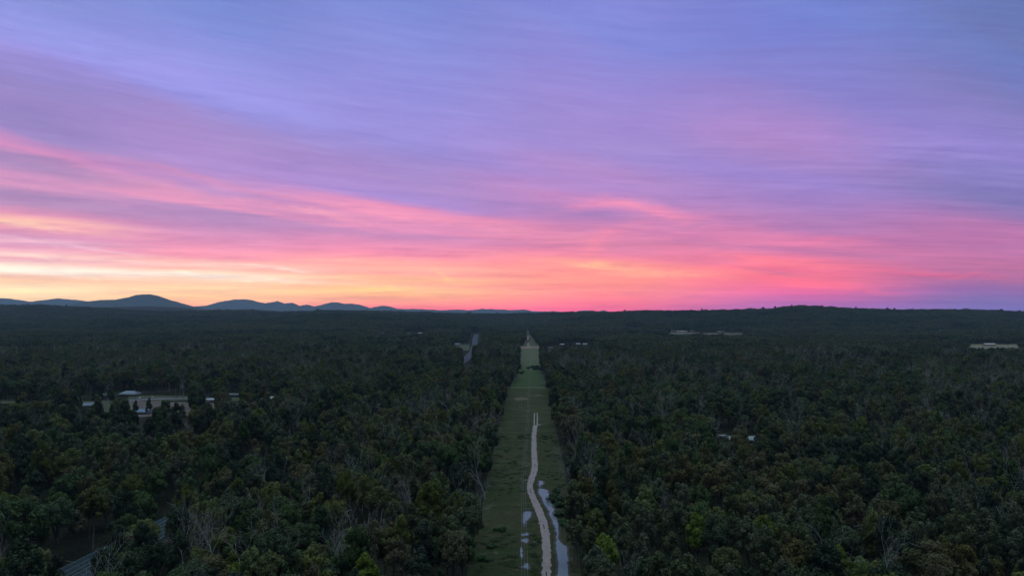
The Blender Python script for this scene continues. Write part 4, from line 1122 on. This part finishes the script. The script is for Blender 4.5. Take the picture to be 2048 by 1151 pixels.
# lattice mast far up the line
y = 3420.0; x = (1044.5-1024)/F*y; z = float(terrain(np.array([x]), np.array([y]))[0])
m = MB(); Hm = CAM_H - (636.5-HOR)/F*y - z - 5
for k in range(3):
    a = k*2.094; m.tube([(2.2*math.cos(a), 2.2*math.sin(a), -1), (.5*math.cos(a), .5*math.sin(a), Hm)], [.30, .2], 4)
for j in range(12):
    f0, f1 = j/12, (j+1)/12
    for k in range(3):
        a, b_ = k*2.094, (k+1)*2.094; r0, r1 = 2.2-1.7*f0, 2.2-1.7*f1
        m.tube([(r0*math.cos(a), r0*math.sin(a), Hm*f0), (r1*math.cos(b_), r1*math.sin(b_), Hm*f1)], [.12, .12], 3)
o = empty('radio_mast', (x, y, z)); tag(o, 'pale lattice mast standing at the far end of the clearing', 'mast')
m.build('lattice', simple('mast_paint', (.35, .35, .36)), o); MB().tube([(0, 0, Hm-.5), (0, 0, Hm+5)], [.12, .08], 5).build('antenna', STEEL, o)

# ---------------------------------------------------------------- shrubs and grass of the clearing
SHR = foliage('shrub_leaves', (.030, .068, .022), (.022, .046, .018))
def shrub_mesh(seed, r=1.2, h=1.6):
    rng = np.random.default_rng(seed); V = []
    for j in range(7):
        e = np.array([*(rng.normal(size=2)*r*.45), h*(.35+.35*rng.random())]); br = r*(.35+.2*rng.random())
        k = 60; d = rng.normal(size=(k, 3)); d /= np.linalg.norm(d, axis=1, keepdims=True)
        V.append(leaf_quads(e + d*br, d + rng.normal(size=(k, 3))*.4, .26, rng))
    V = np.concatenate(V); return V
def stem_mb(seed, h):
    rng = np.random.default_rng(seed); m = MB()
    for j in range(4):
        e = np.array([*(rng.normal(size=2)*.4), h*.6]); m.tube([(0, 0, -.1), e*.5, e], [.05, .035, .015], 4)
    return m
SHM = [(mesh_np('foliage', shrub_mesh(40+k), quadsF(len(shrub_mesh(40+k))//4), SHR), stem_mb(40+k, 1.6).mesh('stem', BARK)) for k in range(3)]
def shrub(x, y, s, sz, label, group='shrubs in the clearing', k=0):
    o = empty('shrub', (x, y, 0), random.random()*6.28); o.scale = (s, s, sz); tag(o, label, 'shrub', group)
    link(bpy.data.objects.new('foliage', SHM[k][0]), o); link(bpy.data.objects.new('stem', SHM[k][1]), o)
SHL = [(1103,1003,2.4,1.6,'green bush at the right of the upper pond, nearest the water'),(1111,999,2.8,1.9,'taller green bush behind the one nearest the upper pond'),(1117,1012,2.8,1.8,'green bush at the forest edge beside the upper pond'),
       (1124,1030,2.8,1.7,'green bush beside the middle of the pond against the forest'),(1127,1050,2.6,1.5,'low green bush beside the pond narrows'),(1112,985,2.2,1.4,'small green bush above the pond at the forest edge'),
       (1058,737,3.2,2.2,'dark shrub at the left end of the belt crossing the far clearing'),(1063,735,3.4,2.6,'second dark shrub from the left in the far belt'),(1069,739,4.6,3.2,'middle dark shrub of the far belt'),
       (1075,735,4.0,3.0,'second dark shrub from the right in the far belt'),(1081,740,4.6,3.4,'rightmost dark shrub of the far belt, touching the forest'),(1046,744,2.4,1.4,'dark shrub at the left forest edge beside the far belt'),
       (1040,747,3.2,2.2,'lower dark shrub at the left forest edge of the lush grass'),(1003,1060,1.8,1.0,'small bush in the grass left of the puddles'),(985,1095,2.0,1.0,'small bush near the bottom left edge of the clearing'),
       (968,1120,2.0,1.2,'bush at the bottom left forest edge of the clearing')]
for k, (px, py, s, sz, lab) in enumerate(SHL):
    x, y = at(px, py); shrub(x, y, s, sz, lab, k=k % 3)
# small saplings along both forest edges: part of the undergrowth
def tufts():
    ry = np.concatenate([RNG.uniform(150, 300, 4000), RNG.uniform(300, 560, 3000)]); rx = edge_l(ry) - 2 + RNG.random(len(ry))*(edge_r(ry) - edge_l(ry) + 4)
    dens = fbm(rx/7, ry/14, 91, 4); edge = np.minimum(rx - edge_l(ry), edge_r(ry) - rx)
    tx = np.interp(ry, [q[1] for q in main][::1], [q[0] for q in main]) if main[0][1] < main[-1][1] else None
    on = (np.abs(rx - tx) < np.where(ry < 640, 3.4, 0)); 
    P_ = np.array([at(900 + a/3.28, 800 + b_/3.28) for a, b_ in [(583,526),(600,560),(620,610),(650,680),(680,760),(705,850),(705,900),(735,1000),(742,1151),(742,1250)]])
    pc = np.interp(ry, P_[::-1, 1], P_[::-1, 0]); on |= (np.abs(rx - pc) < 4.5) & (ry < P_[0, 1]+3)
    P2 = np.array([at(900 + a/3.28, 800 + b_/3.28) for a, b_ in [(508,735),(490,800),(490,870),(488,925),(468,1000),(488,1090)]])
    pc = np.interp(ry, P2[::-1, 1], P2[::-1, 0]); on |= (np.abs(rx - pc) < 3.0) & (ry < P2[0, 1]+3)
    keep = ~on & (RNG.random(len(rx)) < np.clip(.10 + (dens-.5)*.5, .03, .3))
    return rx[keep], ry[keep], edge[keep]
gx, gy_, ge = tufts()
rng = np.random.default_rng(5)
TM = []
for k, (mc, hh) in enumerate(((foliage('tuft_green', (.060, .080, .026), (.046, .062, .022)), .8), (foliage('tuft_straw', (.120, .112, .060), (.082, .080, .040)), .7), (foliage('tuft_dark', (.054, .076, .024), (.040, .058, .020)), 1.1))):
    nb = 60; a = rng.random(nb)*6.28; rr = rng.random(nb)**.5*.55; bx, by = rr*np.cos(a), rr*np.sin(a); H_ = hh*(.5+.6*rng.random(nb)); lx, ly = rng.normal(size=nb)*.6, rng.normal(size=nb)*.6; an = rng.random(nb)*6.28; w_ = .05
    V = np.stack([np.stack([bx-w_*np.cos(an), by-w_*np.sin(an), 0*a], -1), np.stack([bx+w_*np.cos(an), by+w_*np.sin(an), 0*a], -1), np.stack([bx+lx+w_*.5*np.cos(an), by+ly, H_], -1), np.stack([bx+lx-w_*.5, by+ly, H_], -1)], 1).reshape(-1, 3)
    TM.append(mesh_np('tuft', V, quadsF(nb), mc))
nt = len(gx); pt_ = fbm(gx/9, gy_/12, 95, 3) + .12*(RNG.random(nt)-.5); ti = np.where(pt_ > .54, 1, np.where(pt_ < .42, 2, 0)); sc_ = (.7 + .9*RNG.random(nt))*np.where(gy_ > 520, 1.5, 1)
forest_object('grass', [gx, gy_, np.full(nt, .03), ti, sc_*.55, sc_*1.6, RNG.random(nt)*6.28], [[t] for t in TM], 'rough long grass covering the clearing on both sides of the track', 'grass')

# ---------------------------------------------------------------- haze
hz = bpy.data.materials.new('haze_air'); hz.use_nodes = True
n = Net(hz.node_tree); n.n.clear()
pv = n.n.new('ShaderNodeVolumePrincipled'); pv.inputs['Color'].default_value = (.48, .76, 1.0, 1); pv.inputs['Density'].default_value = HAZE_D
pv.inputs['Anisotropy'].default_value = 0.3
oo = n.n.new('ShaderNodeOutputMaterial'); n.l.new(pv.outputs[0], oo.inputs['Volume'])
mb = MB(); mb.box((0, (HAZE_Y-1700)/2, (HAZE_TOP-40)/2), (52000, HAZE_Y+1700, HAZE_TOP+40))
tag(mb.build('haze', hz), 'thin blue evening haze over the whole forest', 'haze', kind='stuff')
